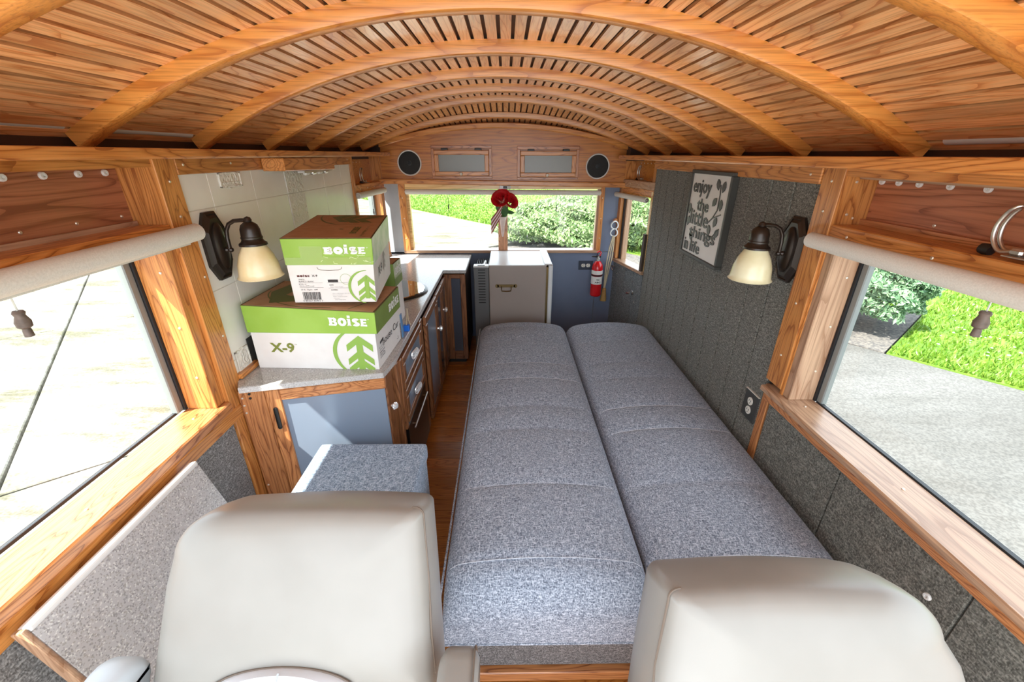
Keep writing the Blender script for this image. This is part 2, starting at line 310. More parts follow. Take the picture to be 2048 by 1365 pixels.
# printing on a face: o + u*x + v*y, lifted off by n*eps
class Face:
    def __init__(s, o, u, v, eps=0.0006, c=None):
        s.o = Vector(o); s.u = Vector(u); s.v = Vector(v); s.n = s.u.cross(s.v).normalized(); s.e = eps
        s.w = Vector((0,0,0)) if c is None else Vector(c)-s.o-s.u-s.v      # fourth corner of a not quite square face
    def at(s, a, b, e=None): return s.o + s.u*a + s.v*b + s.w*(a*b) + s.n*(s.e if e is None else e)
    def poly(s, mb, pts, e=None): mb.poly([s.at(a, b, e) for a, b in pts])
    def rect(s, mb, a0, b0, a1, b1, e=None): s.poly(mb, [(a0,b0),(a1,b0),(a1,b1),(a0,b1)], e)
    def stroke(s, mb, pts, w, closed=False, e=None, asp=1.0):
        P = [Vector((q[0], q[1]*asp)) for q in pts]; n = len(P); L = []; R = []
        for i in range(n):
            t = ((P[(i+1)%n]-P[i-1]) if closed else (P[min(i+1,n-1)]-P[max(i-1,0)])).normalized(); nn = Vector((-t.y, t.x))
            ww = w[i] if isinstance(w, (list, tuple)) else w
            L.append(P[i]+nn*ww/2); R.append(P[i]-nn*ww/2)
        for i in range(n if closed else n-1):
            j = (i+1) % n; s.poly(mb, [(q.x, q.y/asp) for q in (R[i], R[j], L[j], L[i])], e)
def text_into(mb, F, txt, a0, b0, w, h, bold=0.0, e=None):
    cu = bpy.data.curves.new('txt', 'FONT'); cu.body = txt; cu.size = 1; cu.offset = bold; cu.resolution_u = 2
    ob = bpy.data.objects.new('txt', cu); COL.objects.link(ob); bpy.context.view_layer.update()
    me = bpy.data.meshes.new_from_object(ob.evaluated_get(bpy.context.evaluated_depsgraph_get()))
    bpy.data.objects.remove(ob); bpy.data.curves.remove(cu)
    xs = [v.co.x for v in me.vertices]; ys = [v.co.y for v in me.vertices]
    if not xs: return
    x0, x1, y0, y1 = min(xs), max(xs), min(ys), max(ys)
    vs = [mb.v(F.at(a0+(v.co.x-x0)/(x1-x0)*w, b0+(v.co.y-y0)/(y1-y0)*h, e)) for v in me.vertices]
    for pl in me.polygons: mb.f([vs[i] for i in pl.vertices])
    bpy.data.meshes.remove(me)
def arc(cx, cy, rx, ry, a0, a1, n=16): return [(cx+rx*math.cos(math.radians(a0+(a1-a0)*i/n)), cy+ry*math.sin(math.radians(a0+(a1-a0)*i/n))) for i in range(n+1)]
def boise(mb, F, a0, b0, w, h, asp):
    # heavy slab letters  B O i S E ; asp = (height of unit v)/(width of unit u)
    lw = w/4.45; g = w*0.012; t = lw*0.34
    def R(x0, y0, x1, y1): F.rect(mb, a0+x0, b0+y0*h, a0+x1, b0+y1*h)
    def S(pts, wd, c=False): F.stroke(mb, [(a0+x, b0+yv*h) for x, yv in pts], wd, c, asp=asp)
    # B
    R(0,0,lw*0.14,0.2); R(0,0.8,lw*0.14,1); R(lw*0.08,0,lw*0.42,1)
    th = t*0.9; hh = th/(h*asp)
    R(lw*0.4,0,lw*0.66,hh*0.75); R(lw*0.4,1-hh*0.75,lw*0.62,1); R(lw*0.4,0.5-hh*0.32,lw*0.66,0.5+hh*0.32)
    S(arc(lw*0.62,0.27,lw*0.22,0.27-hh*0.36,-90,90,8), th); S(arc(lw*0.60,0.745,lw*0.20,0.255-hh*0.36,-90,90,8), th)
    # O
    x = lw+g; S(arc(x+lw*0.52,0.5,lw*0.52-t*0.55,0.5-hh*0.42,0,360,20)[:-1], t*1.05, True)
    # i
    x = 2*lw+3*g; iw = lw*0.46; R(x,0,x+iw,0.16); R(x+iw*0.14,0,x+iw*0.86,0.94); R(x,0.80,x+iw*0.6,0.94); R(x+iw*0.12,1.05,x+iw*0.86,1.36)
    # S
    x = x+iw+g*2; sw = lw*0.9; c = x+sw/2
    S(arc(c,0.735,sw*0.5-t*0.5,0.265-hh*0.4,20,270,12)+arc(c,0.265,sw*0.5-t*0.5,0.265-hh*0.4,90,-160,12), t*0.95)
    # E
    x = x+sw+g; ew = w-x; R(x,0,x+ew*0.12,0.16); R(x,0.84,x+ew*0.12,1); R(x+ew*0.08,0,x+ew*0.46,1); R(x+ew*0.4,0,x+ew,0.24); R(x+ew*0.4,0.76,x+ew*0.97,1); R(x+ew*0.4,0.40,x+ew*0.88,0.62)
def treelogo(mb, F, cx, cy, s, asp, clip=1e9, ring=(95, 262)):
    # s: height of the tree in v units /asp ; x in u units
    def Q(pts):
        q = [(min(cx+px*s, clip), cy+py*s/asp) for px, py in pts]
        if max(a for a, b in q)-min(a for a, b in q) > 1e-4: F.poly(mb, q)
    Q([(-0.09,-0.5),(0.09,-0.5),(0.09,0.42),(-0.09,0.42)])
    Q([(0,0.52),(-0.36,0.24),(-0.36,0.04),(0,0.32)]); Q([(0,0.52),(0.36,0.24),(0.36,0.04),(0,0.32)])
    for k in range(2):
        d = -0.27*(k+1)
        Q([(-0.07,0.30+d+0.02),(-0.36,0.08+d),(-0.36,-0.10+d),(-0.07,0.12+d)]); Q([(0.07,0.30+d+0.02),(0.36,0.08+d),(0.36,-0.10+d),(0.07,0.12+d)])
    A = arc(0, 0, 0.70, 0.70, ring[0], ring[1], 22); n = len(A)
    F.stroke(mb, [(cx+a*s, cy+b*s/asp) for a, b in A], [s*0.012+s*0.10*math.sin(PI*i/(n-1)) for i in range(n)], asp=asp)

# ================================================================== OUTSIDE
GZ = -0.72
A_ = Vector((0.62, -0.785, 0)).normalized(); B_ = Vector((0.785, 0.62, 0)).normalized()   # driveway directions
def AB(a, b, z=GZ): q = A_*a + B_*b; return (q.x, q.y, z)
ground = struct('ground')
MB().box(-80, 80, -60, 120, GZ-0.30, GZ-0.12).build('subsoil', MULCH, ground)
def slab(a0, a1, b0, b1, mat, z=GZ, t=0.10, nm='slab'):
    g = 0.012
    MB().hexa([AB(a0+g,b0+g,z-t),AB(a1-g,b0+g,z-t),AB(a1-g,b1-g,z-t),AB(a0+g,b1-g,z-t),AB(a0+g,b0+g,z),AB(a1-g,b0+g,z),AB(a1-g,b1-g,z),AB(a0+g,b1-g,z)], 0.008).build(nm, mat, ground)
aL = [-26,-22.5,-19,-15.6,-12.2,-8.1,-4.05,-1.1,3.0,7.0,11]
bL = [-22,-18,-14,-10,-5.6,-1.42,2.3,6.47]
for i in range(len(aL)-1):
    for j in range(len(bL)-1):
        if aL[i+1] <= -12.1 and bL[j+1] <= 2.4: continue
        slab(aL[i], aL[i+1], bL[j], bL[j+1], AGG if (aL[i] >= -1.2 and bL[j] >= 2.2) else CONC)
for a0, a1 in ((-26,-22.5),(-22.5,-19),(-19,-15.6),(-15.6,-12.2),(-12.2,-9.0)): slab(a0, a1, 6.47, 8.75, CONC)
slab(-26, -12.2, -22, 2.3, ASPH, GZ-0.03, nm='street')
MB().hexa([AB(-8.9,6.49,GZ-.1),AB(-0.72,6.49,GZ-.1),AB(-0.72,8.7,GZ-.1),AB(-8.0,8.7,GZ-.1),AB(-8.9,6.49,GZ),AB(-0.72,6.49,GZ),AB(-0.72,8.7,GZ),AB(-8.0,8.7,GZ)]).build('mulch_bed', MULCH, ground)
MB().prism([AB(-45,8.75),AB(-0.7,8.75),AB(-0.7,6.5),AB(14,6.5),AB(14,60),AB(-45,60)], (0,0,-0.1)).build('lawn_base', GRASSG, ground)
# grass blades and white clover heads on the lawn
def blades(n, zone, h, w):
    out = []
    while len(out) < n:
        a = random.uniform(zone[0], zone[1]); b = zone[2] + (zone[3]-zone[2])*random.random()**1.6
        out.append((a, b))
    out = np.array(out); base = out[:, :1]*np.array(A_)[None] + out[:, 1:]*np.array(B_)[None]; base[:, 2] = GZ
    th = np.random.rand(n)*2*PI; hh = h*(0.5+np.random.rand(n)); ww = w*(0.6+0.8*np.random.rand(n))
    d = np.stack([np.cos(th), np.sin(th), 0*th], 1); tip = base + np.random.randn(n, 3)*np.array([.4,.4,0])*hh[:, None]; tip[:, 2] = GZ+hh
    V = np.stack([base-d*ww[:, None], base+d*ww[:, None], tip], 1).reshape(-1, 3); return V
V = np.concatenate([blades(26000, (-0.68,7,6.51,12), 0.05, 0.012), blades(16000, (-9,6,8.8,20), 0.06, 0.02), blades(16000, (-24,-8,8.8,22), 0.06, 0.03)])
me = bpy.data.meshes.new('lawn_grass'); me.from_pydata(V.tolist(), [], [(3*i, 3*i+1, 3*i+2) for i in range(len(V)//3)]); me.materials.append(BLADE)
o = link('lawn_grass', me, None, 'stuff'); o['label'] = 'bright green mown grass of the lawn beyond the driveway'
mb = MB()
for i in range(140):
    a = random.uniform(-0.4, 3.0); b = 6.8+2.2*random.random(); q = Vector(AB(a, b, GZ+0.05)); s = random.uniform(0.008, 0.018)
    mb.lathe([(0.0001,-s*.5),(s,0),(0.0001,s*.5)], q, seg=6, caps=False)
o = mb.build('clover_heads', INKW, None, kind='stuff'); o['label'] = 'scattered small white clover heads in the grass'

def shrub(name, label, ctr, rad, nleaf, ls, mat, group=None, seed=1, flat=0.35, rot=0.0):
    rng = np.random.default_rng(seed); c = np.array(ctr)
    t = thing(name, label, 'shrub', (ctr[0], ctr[1], GZ), group)
    d = rng.normal(size=(nleaf, 3)); d /= np.linalg.norm(d, axis=1)[:, None]; d[:, 2] = np.where(d[:, 2] < -flat, -d[:, 2], d[:, 2])
    lump = 1+0.10*np.sin(d[:, 0]*7+seed)*np.cos(d[:, 1]*6+d[:, 2]*5)+0.06*np.sin(d[:, 2]*13+d[:, 0]*9)
    rr = (0.80+0.22*rng.random(nleaf)**0.5)*lump
    cr, sr = math.cos(rot), math.sin(rot)
    loc = d*rr[:, None]*np.array(rad)[None]; loc = np.stack([loc[:, 0]*cr-loc[:, 1]*sr, loc[:, 0]*sr+loc[:, 1]*cr, loc[:, 2]], 1); pos = c+loc
    nrm = d+0.7*rng.normal(size=(nleaf, 3)); nrm /= np.linalg.norm(nrm, axis=1)[:, None]
    ax = rng.normal(size=(nleaf, 3)); ax -= nrm*(ax*nrm).sum(1)[:, None]; ax /= np.linalg.norm(ax, axis=1)[:, None]; bx = np.cross(nrm, ax)
    L = ls*(0.6+0.8*rng.random(nleaf))[:, None]
    V = np.stack([pos-ax*L, pos+bx*L*.42+nrm*L*.12, pos+ax*L, pos-bx*L*.42+nrm*L*.12], 1).reshape(-1, 3)
    me = bpy.data.meshes.new('foliage'); me.from_pydata(V.tolist(), [], [q for i in range(nleaf) for q in ((4*i, 4*i+1, 4*i+2), (4*i, 4*i+2, 4*i+3))]); me.materials.append(mat)
    f = link('foliage', me, t, 'stuff')
    for k in range(6):
        a = k*1.05+seed; x = ctr[0]+math.cos(a)*rad[0]*.12; yv = ctr[1]+math.sin(a)*rad[1]*.12
        MB().tube([(x, yv, GZ), (x+math.cos(a)*rad[0]*.3, yv+math.sin(a)*rad[1]*.3, ctr[2]), (x+math.cos(a)*rad[0]*.5, yv+math.sin(a)*rad[1]*.5, ctr[2]+rad[2]*.5)], [0.018, 0.012, 0.006], 6).build('stem', BARK, t)
    return t
shrub('hedge', 'large rounded green hedge right of the mullion in the rear window', (2.3, 11.5, -0.30), (2.4, 1.25, 0.76), 34000, 0.055, LEAF1, seed=3, rot=-0.12)
shrub('hedge', 'yellow-green hedge seen through the window of the rear right door', (6.6, 13.6, 0.0), (1.7, 1.6, 0.9), 20000, 0.06, LEAF3, seed=5)
shrub('shrub', 'round green shrub in a mulch ring at the lawn edge outside right window', (4.98, 5.78, -0.22), (0.84, 0.84, 0.60), 22000, 0.042, LEAF2, seed=8)
shrub('shrub', 'small low green plant outside the small left rear window', (-4.3, 9.3, -0.52), (0.7, 0.45, 0.3), 1800, 0.06, LEAF1, seed=11)
# plain far building low at the street side, just its base visible
t = thing('house', 'pale house front far across the lawn behind the rear window', 'house', (-9.5, 34, GZ))
MB().box(-14, -5.4, 34, 40, GZ-0.1, 2.4).build('wall', simple('house_wall', (0.62,0.66,0.70), 0.8), t)
MB().prism([(-14.3,33.6,2.4),(-5.1,33.6,2.4),(-5.1,40.4,2.4),(-14.3,40.4,2.4)], (0,0,0.25)).build('roof', simple('house_roof', (0.2,0.18,0.17), 0.9), t)
MB().box(-9.6, -7.2, 33.93, 34.0, GZ+0.05, 1.4).build('garage_door', simple('garage_door_white', (0.75,0.77,0.8), 0.6), t)

# ================================================================== ROOM SHELL
FZ = 0.05; YR = 3.37; X0 = -0.95; X1 = 0.97; YF = -0.35
floor = struct('floor')
MB().box(-1.05, 1.05, YF, 3.5, -0.06, FZ-0.016).build('subfloor', DARKW, floor)
yy = YF
while yy < 3.4:
    MB().box(-1.04, 1.04, yy+0.0008, yy+0.0692, FZ-0.016, FZ, 0.0012).build('plank', PLANK, floor); yy += 0.07

# ---- ceiling: slats, skin, ribs
def rise_at(Y):
    t = min(max((Y-2.72)/0.65, 0), 1); return 0.235-0.10*t**1.25
def zrib(x, Y):
    s = 0.235; R = (0.81+s*s)/(2*s); return 1.533+rise_at(Y)*(math.sqrt(max(R*R-x*x, 0))-(R-s))/s-0.0122*x
HR = 0.034
def nrm_at(x, Y):
    e = 1e-3; t = Vector((2*e, 0, zrib(x+e, Y)-zrib(x-e, Y))).normalized(); return Vector((-t.z, 0, t.x)), t
ceiling = struct('ceiling')
pitch, gap = 0.0372, 0.0098
xs = [0.0]; dx = 0.0005; acc = 0.0; xcur = 0.0; cuts = [pitch/2+pitch*k for k in range(0, 28)]; res = []
for cpos in cuts:
    while acc < cpos and xcur < 1.03:
        acc += math.hypot(dx, zrib(xcur+dx, 1)+0.0122*dx-zrib(xcur, 1)); xcur += dx
    res.append(xcur)
edges = [-q for q in res[::-1]]+res
Ys = [-0.10, 2.68, 2.85, 3.0, 3.12, 3.24, 3.355]
def strip(xa, xb, t0, t1, mat, nm):
    mb = MB(); R = []
    for Y in Ys:
        ring = []
        for x, h in ((xa, HR+t0), (xb, HR+t0), (xb, HR+t1), (xa, HR+t1)):
            nn, _ = nrm_at(x, Y); ring.append((x+nn.x*h, Y, zrib(x, Y)+nn.z*h))
        R.append(ring)
    mb.rings(R); return mb.build(nm, mat, ceiling)
for a, b in zip(edges, edges[1:]):
    if b-a < 0.008: continue
    g = gap/2*(b-a)/pitch
    strip(a+g, b-g, 0.0, 0.009, SLAT, 'slat')
mb = MB(); R = []
for Y in Ys:
    ring = []
    for k in range(41):
        x = -1.06+2.12*k/40; nn, _ = nrm_at(x, Y); ring.append((x+nn.x*(HR+0.013), Y, zrib(x, Y)+nn.z*(HR+0.013)))
    for k in range(40, -1, -1):
        x = -1.06+2.12*k/40; nn, _ = nrm_at(x, Y); ring.append((x+nn.x*(HR+0.04), Y, zrib(x, Y)+nn.z*(HR+0.04)))
    R.append(ring)
mb.rings(R, True, False, False).build('roof_skin', GAPW, ceiling)
def rib(Yc, w, h0, h1, mat, nm, xe=0.955):
    mb = MB(); n = 44; ch = 0.007
    prof = [(-w/2+ch, 0), (w/2-ch, 0), (w/2-ch*.3, ch*.3), (w/2, ch), (w/2, 1), (-w/2, 1), (-w/2, ch), (-w/2+ch*.3, ch*.3)]; R = []
    for k in range(n+1):
        x = -xe+2*xe*k/n; nn, _ = nrm_at(x, Yc); ring = []
        for dy, h in prof:
            hh = h1 if h == 1 else h0+h
            ring.append((x+nn.x*hh, Yc+dy, zrib(x, Yc)+nn.z*hh))
        R.append(ring)
    return mb.rings(R).build(nm, mat, ceiling, smooth=True)
for Yc in (0.678, 1.065, 1.47, 1.88, 2.285, 2.70, 3.10): rib(Yc, 0.046, 0.0, HR+0.001, RIB, 'rib')

# ---- left wall
wl_ = struct('wall_left')
YB = -0.30
# eave boards above the shelves
for sx, nm in ((-1, 'eave_board'), (1, 'eave_board')):
    MB().box(*sorted((sx*0.985, sx*1.04)), YF, YR, 1.47, 1.575).build(nm, DARKW, wl_)
def shell(x0, x1, y0, y1, z0, z1, mat, nm, par, bev=0.0): return MB().box(x0, x1, y0, y1, z0, z1, bev).build(nm, mat, par)
shell(-1.04, X0-0.0022, 1.30, 2.757, FZ, 1.49, GROUT, 'tile_backing', wl_)
shell(-1.04, X0+0.001, YF, 1.22, FZ, 0.70, LEFTF, 'tweed_panel', wl_)
shell(-1.06, -1.045, YF, 1.235, 1.30, 1.49, PLY, 'pocket_back', wl_)
shell(-1.05, X0+0.010, 1.222, 1.302, FZ, 1.49, OAK['z'], 'post', wl_, 0.002)
shell(-1.045, X0+0.004, YF, 1.222, 1.268, 1.318, OAK['y'], 'pocket_rail', wl_, 0.003)
shell(-1.035, -1.028, YF, 1.215, 1.318, 1.330, SILLW['y'], 'pocket_bead', wl_)
shell(-0.96, X0+0.012, 1.302, 2.755, 1.445, 1.49, OAK['y'], 'header_board', wl_, 0.002)
shell(-1.045, X0+0.004, YF, 1.222, 1.468, 1.49, OAK['y'], 'pocket_header', wl_)
shell(-1.04, X0+0.014, 2.755, 2.785, 0.77, 1.49, OAK['z'], 'post', wl_, 0.002)
screws([(X0+0.010, 1.262, z) for z in (1.43, 1.335)]+[(X0+0.010, 1.285, 1.15), (X0+0.010, 1.285, 0.95)]+[(X0+0.004, yv, 1.292) for yv in (0.15, 0.52, 0.86, 1.16)]+[(X0+0.012, yv, 1.472) for yv in (1.33, 1.56, 1.83, 2.4, 2.7)], (1,0,0), wl_)
screws([(-1.045, yv, 1.455) for yv in (0.86, 0.941, 1.025, 1.111, 1.185)], (1,0,0), wl_, SCRW, 'screw_cap')
screws([(-1.045, yv, 1.345) for yv in (0.55, 0.93, 1.06, 1.19)], (1,0,0), wl_)
# tiles 25 cm, with embossed square and listello strip
def tile(y0, y1, z0, z1, mat=TILE, nm='tile', x=0.0): MB().box(X0-0.012, X0+x, y0+0.0012, y1-0.0012, z0+0.0012, z1-0.0012, 0.0016, 2).build(nm, mat, wl_)
rows = [(0.776, 0.842), (0.842, 1.092), (1.092, 1.342), (1.342, 1.447)]
for z0, z1 in rows:
    for y0, y1 in ((1.302,1.437),(1.437,1.687),(1.687,1.935),(2.098,2.348),(2.348,2.598),(2.598,2.756)): tile(y0, y1, z0, z1)
    tile(1.937, 2.096, z0, z1, RELIEF, 'listello_tile', 0.0025)
def decor(y0, y1, z0, z1):
    x = X0; mb = MB(); w = 0.006
    mb.box(x-0.004, x+0.003, y0, y1, z0, z1, 0.0015)
    for a in ((y0,y1,z0,z0+w),(y0,y1,z1-w,z1),(y0,y0+w,z0,z1),(y1-w,y1,z0,z1),(y0+w,y1-w,z0+2.5*w,z0+3*w)): mb.box(x, x+0.006, *a, 0.001)
    cy, cz = (y0+y1)/2, (z0+z1)/2+0.006
    for rr in (0.034, 0.022): mb.tube([(x+0.002, cy+rr*math.cos(k*PI/14), cz+rr*math.sin(k*PI/14)) for k in range(28)], 0.0022, 6, True)
    mb.box(x, x+0.0036, y0+0.010, y1-0.010, z0+4*w, z1-0.010)
    mb.build('embossed_tile', RELIEF, wl_)
decor(1.489, 1.612, 1.396, 1.519-0.075); decor(1.325, 1.40, 0.79, 0.868)
shell(X0-0.004, X0+0.003, 1.405, 1.93, 0.776, 0.885, GREYPL, 'splash_strip', wl_)
shell(X0, X0+0.022, 1.302, 1.42, 0.776, 0.795, OAK['y'], 'counter_trim', wl_, 0.002)

# left window (window_1)
w1 = struct('window_1')
shell(-1.055, X0+0.018, YF, 1.222, 0.70, 0.735, CABL['y'], 'window_sill', w1, 0.004)
shell(X0-0.012, X0+0.014, YF, 1.30, 0.650, 0.70, OAK['y'], 'apron', w1, 0.006)
shell(-1.05, X0-0.004, 1.180, 1.222, 0.735, 1.268, OAK['z'], 'jamb', w1, 0.002)
shell(-1.075, -1.050, 1.172, 1.182, 0.735, 1.30, RUBBER, 'seal', w1); shell(-1.080, -1.056, 1.148, 1.173, 0.735, 1.30, ALU, 'window_frame', w1, 0.003)
shell(-1.076, -1.066, YF, 1.18, 0.730, 0.7385, RUBBER, 'seal', w1)
shell(-1.085, -1.055, YF, 1.18, 1.265, 1.30, ALU, 'window_frame', w1)
MB().box(-1.071, -1.067, YF, 1.15, 0.74, 1.27).build('pane', GLASS, w1)
screws([(-0.985, 1.180, z) for z in (0.85, 1.02, 1.19)], (0,-1,0), w1); screws([(-0.99, yv, 0.735) for yv in (0.25, 0.75, 1.12)], (0,0,1), w1)

# ---- left rear corner: small window on a slightly splayed wall
SWo, SWd = Vector((X0, 2.785, 0)), Vector((0.045, 0.56, 0)).normalized()
XF4 = frame((SWo.x, SWo.y, 0), SWd, (-SWd.y, SWd.x, 0))            # local x along wall, y outward, z up
w4 = struct('window_4')
def lb(xf, par, nm, mat, x0, x1, y0, y1, z0, z1, bev=0.0): return MB(xf).box(x0, x1, y0, y1, z0, z1, bev).build(nm, mat, par)
lb(XF4, w4, 'pocket_rail', OAK['y'], 0.0, 0.54, 0.0, 0.07, 1.268, 1.322, 0.003)
lb(XF4, w4, 'pocket_back', BULK, 0.0, 0.54, 0.075, 0.085, 1.32, 1.49)
lb(XF4, w4, 'post', OAK['z'], 0.0, 0.028, 0.0, 0.08, 1.322, 1.49, 0.002); lb(XF4, w4, 'post', OAK['z'], 0.50, 0.54, 0.0, 0.08, 1.322, 1.49, 0.002)
lb(XF4, w4, 'jamb', OAK['z'], 0.455, 0.51, -0.004, 0.07, 0.79, 1.268, 0.002)
lb(XF4, w4, 'window_frame', ALU, 0.425, 0.455, 0.05, 0.09, 0.79, 1.268, 0.002); lb(XF4, w4, 'jamb', SILLW['z'], 0.0, 0.022, 0.0, 0.09, 0.79, 1.268)
lb(XF4, w4, 'window_sill', SILLW['y'], 0.0, 0.51, -0.01, 0.09, 0.768, 0.792, 0.002)
lb(XF4, w4, 'pane', GLASS, 0.02, 0.43, 0.070, 0.074, 0.79, 1.27)
lb(XF4, w4, 'lower_panel', CORNERG, 0.0, 0.56, 0.01, 0.09, FZ, 0.768)
screws([XF4 @ Vector((s, 0.0, 1.295)) for s in (0.1, 0.22, 0.34, 0.45)], (1,0,0), w4)
screws([XF4 @ Vector((0.06+0.05*k, 0.073, 1.452)) for k in range(6)], (1,0,0), w4)

# ---- rear wall
wr = struct('wall_rear')
shell(-0.925, -0.80, YR-0.01, YR+0.05, 0.77, 1.33, CORNERG, 'corner_panel', wr); shell(0.738, 0.872, YR-0.01, YR+0.05, 0.79, 1.33, BLUEG, 'corner_panel', wr)
shell(-0.95, 0.732, YR-0.01, YR+0.05, FZ, 0.785, BLUEG, 'lower_panel', wr); shell(0.736, 0.875, YR-0.016, YR+0.05, FZ, 0.785, BLUEG, 'lower_panel', wr)
shell(-1.06, 1.06, YR-0.01, YR+0.06, 1.30, 1.9, DARKW, 'upper_wall', wr); shell(-1.06, -0.90, 3.29, YR, 1.49, 1.62, DARKW, 'eave_board', wr); shell(0.87, 1.06, 3.20, YR, 1.46, 1.62, DARKW, 'eave_board', wr)
# arched oak bulkhead
def archpts(Y, off, xl, xr, zb):
    n = 40; P_ = [(xl, Y, zb), (xr, Y, zb)]
    for k in range(n+1):
        x = xr+(xl-xr)*k/n; P_.append((x, Y, zrib(x, YR)+off))
    return P_
YBk = 3.30
MB().prism(archpts(YBk, 0.03, -0.93, 0.90, 1.30), (0, 0.065, 0)).build('bulkhead', BULK, wr)
MB().hexa([(-0.93,3.272,1.304),(0.90,3.272,1.276),(0.90,3.36,1.276),(-0.93,3.36,1.304),(-0.93,3.272,1.338),(0.90,3.272,1.312),(0.90,3.36,1.312),(-0.93,3.36,1.338)], 0.006, 2).build('bulkhead_trim', OAK['x'], wr)
mb = MB(); R = []
for k in range(41):
    x = -0.90+1.80*k/40; z = zrib(x, YR)+0.006
    R.append([(x, 3.272, z), (x, 3.272, z+0.026), (x, 3.30, z+0.034), (x, 3.30, z-0.002), (x, 3.277, z-0.006)])
mb.rings(R).build('arch_trim', RIB, wr, smooth=True)
# rear window (window_3)
w3 = struct('window_3')
shell(-0.808, -0.757, 3.325, 3.40, 0.80, 1.312, OAK['z'], 'jamb', w3, 0.004); shell(-0.757, -0.738, 3.36, 3.41, 0.80, 1.285, YELW, 'stop', w3)
shell(0.715, 0.745, 3.325, 3.40, 0.80, 1.30, OAK['z'], 'jamb', w3, 0.004); shell(0.698, 0.715, 3.36, 3.41, 0.80, 1.275, SILLW['z'], 'stop', w3)
shell(-0.062, 0.010, 3.335, 3.41, 0.80, 1.265, CABL['z'], 'mullion', w3, 0.004)
shell(-0.808, 0.745, 3.325, 3.42, 0.782, 0.806, SILLW['x'], 'window_sill', w3, 0.003)
shell(-0.757, 0.715, 3.33, 3.41, 1.262, 1.305, YELW, 'head_board', w3)
MB().box(-0.755, -0.06, 3.388, 3.392, 0.80, 1.27).build('pane', GLASS, w3); MB().box(0.008, 0.715, 3.388, 3.392, 0.80, 1.27).build('pane', GLASS, w3)
screws([(-0.782, 3.325, z) for z in (0.9, 1.05, 1.2)]+[(0.73, 3.325, z) for z in (0.9, 1.05, 1.2)], (0,-1,0), w3)

# ---- right wall: tweed planks, posts, pocket
w_r = struct('wall_right')
yb = [1.352, 1.482, 1.613, 1.745, 1.878, 2.01, 2.142, 2.274, 2.406, 2.538, 2.67, 2.79, 2.90]
for a, b in zip(yb, yb[1:]): MB().box(X1, X1+0.03, a+0.0022, b-0.0022, FZ, 1.435, 0.004).build('wall_panel', WALLF, w_r)
shell(X1+0.012, X1+0.06, 1.34, 2.90, FZ, 1.49, BLACK, 'wall_backing', w_r)
shell(X1-0.014, X1+0.03, 1.352, 2.90, 1.418, 1.47, OAK['y'], 'header_board', w_r, 0.003)
shell(X1-0.010, 1.07, 1.262, 1.350, 0.745, 1.47, OAK['z'], 'post', w_r, 0.002)
shell(X1-0.002, X1+0.03, 1.315, 1.352, FZ, 0.72, CABL['z'], 'lower_post', w_r, 0.002)
ybr = [YF, 0.20, 0.57, 0.95, 1.315]
for a, b in zip(ybr, ybr[1:]): MB().box(X1+0.004, X1+0.03, a+0.0015, b-0.0015, FZ, 0.715, 0.003).build('wall_panel', WALLF, w_r)
shell(1.062, 1.075, YF, 1.27, 1.27, 1.47, PLY, 'pocket_back', w_r)
shell(X1-0.006, 1.065, YF, 1.262, 1.262, 1.312, OAK['y'], 'pocket_rail', w_r, 0.003); shell(X1-0.006, 1.06, YF, 1.262, 1.445, 1.47, OAK['y'], 'pocket_header', w_r)
shell(1.045, 1.062, YF, 1.262, 1.312, 1.328, CABL['y'], 'pocket_bead', w_r)
shell(1.0, 1.004, YF, 1.255, 1.438, 1.447, SILLW['y'], 'pocket_bead', w_r)
screws([(1.061, yv, 1.432) for yv in (1.245, 1.19, 1.129, 1.047, 0.961, 0.878, 0.79)], (-1,0,0), w_r, SCRW, 'screw_cap')
screws([(X1-0.010, 1.306, z) for z in (1.43, 1.345, 1.05, 0.86)]+[(X1-0.006, yv, 1.287) for yv in (0.2, 0.6, 0.93, 1.19)]+[(X1-0.014, 1.40, 1.445), (1.061, 1.05, 1.34), (1.02, 1.262-0.001, 1.33)], (-1,0,0), w_r)
screws([(1.0, 1.262, z) for z in (1.43, 1.34)], (0,-1,0), w_r)
# right window (window_2)
w2 = struct('window_2')
shell(X1-0.034, 1.06, YF, 1.335, 0.705, 0.728, SILLW['y'], 'window_sill', w2, 0.005); shell(X1-0.02, X1+0.01, YF, 1.32, 0.672, 0.706, CABL['y'], 'apron', w2, 0.005)
shell(X1+0.0, 1.055, 1.222, 1.262, 0.728, 1.262, SILLW['z'], 'jamb', w2, 0.002); shell(X1-0.004, X1+0.022, 1.255, 1.268, 0.728, 1.262, OAK['z'], 'jamb', w2)
shell(1.055, 1.075, 1.214, 1.225, 0.728, 1.29, RUBBER, 'seal', w2); shell(1.060, 1.080, 1.190, 1.215, 0.728, 1.29, ALU, 'window_frame', w2, 0.003)
shell(1.058, 1.07, YF, 1.21, 0.722, 0.732, RUBBER, 'seal', w2); shell(1.055, 1.09, YF, 1.2, 1.262, 1.29, ALU, 'window_frame', w2)
MB().box(1.071, 1.075, YF, 1.20, 0.73, 1.27).build('pane', GLASS, w2)
screws([(1.03, 1.222, z) for z in (0.84, 1.0, 1.16)], (0,-1,0), w2); screws([(1.0, yv, 0.728) for yv in (0.35, 0.8, 1.18)], (0,0,1), w2)
screws([(X1+0.004, 0.632, 0.565)], (-1,0,0), w_r, SCRW, 'screw_cap')

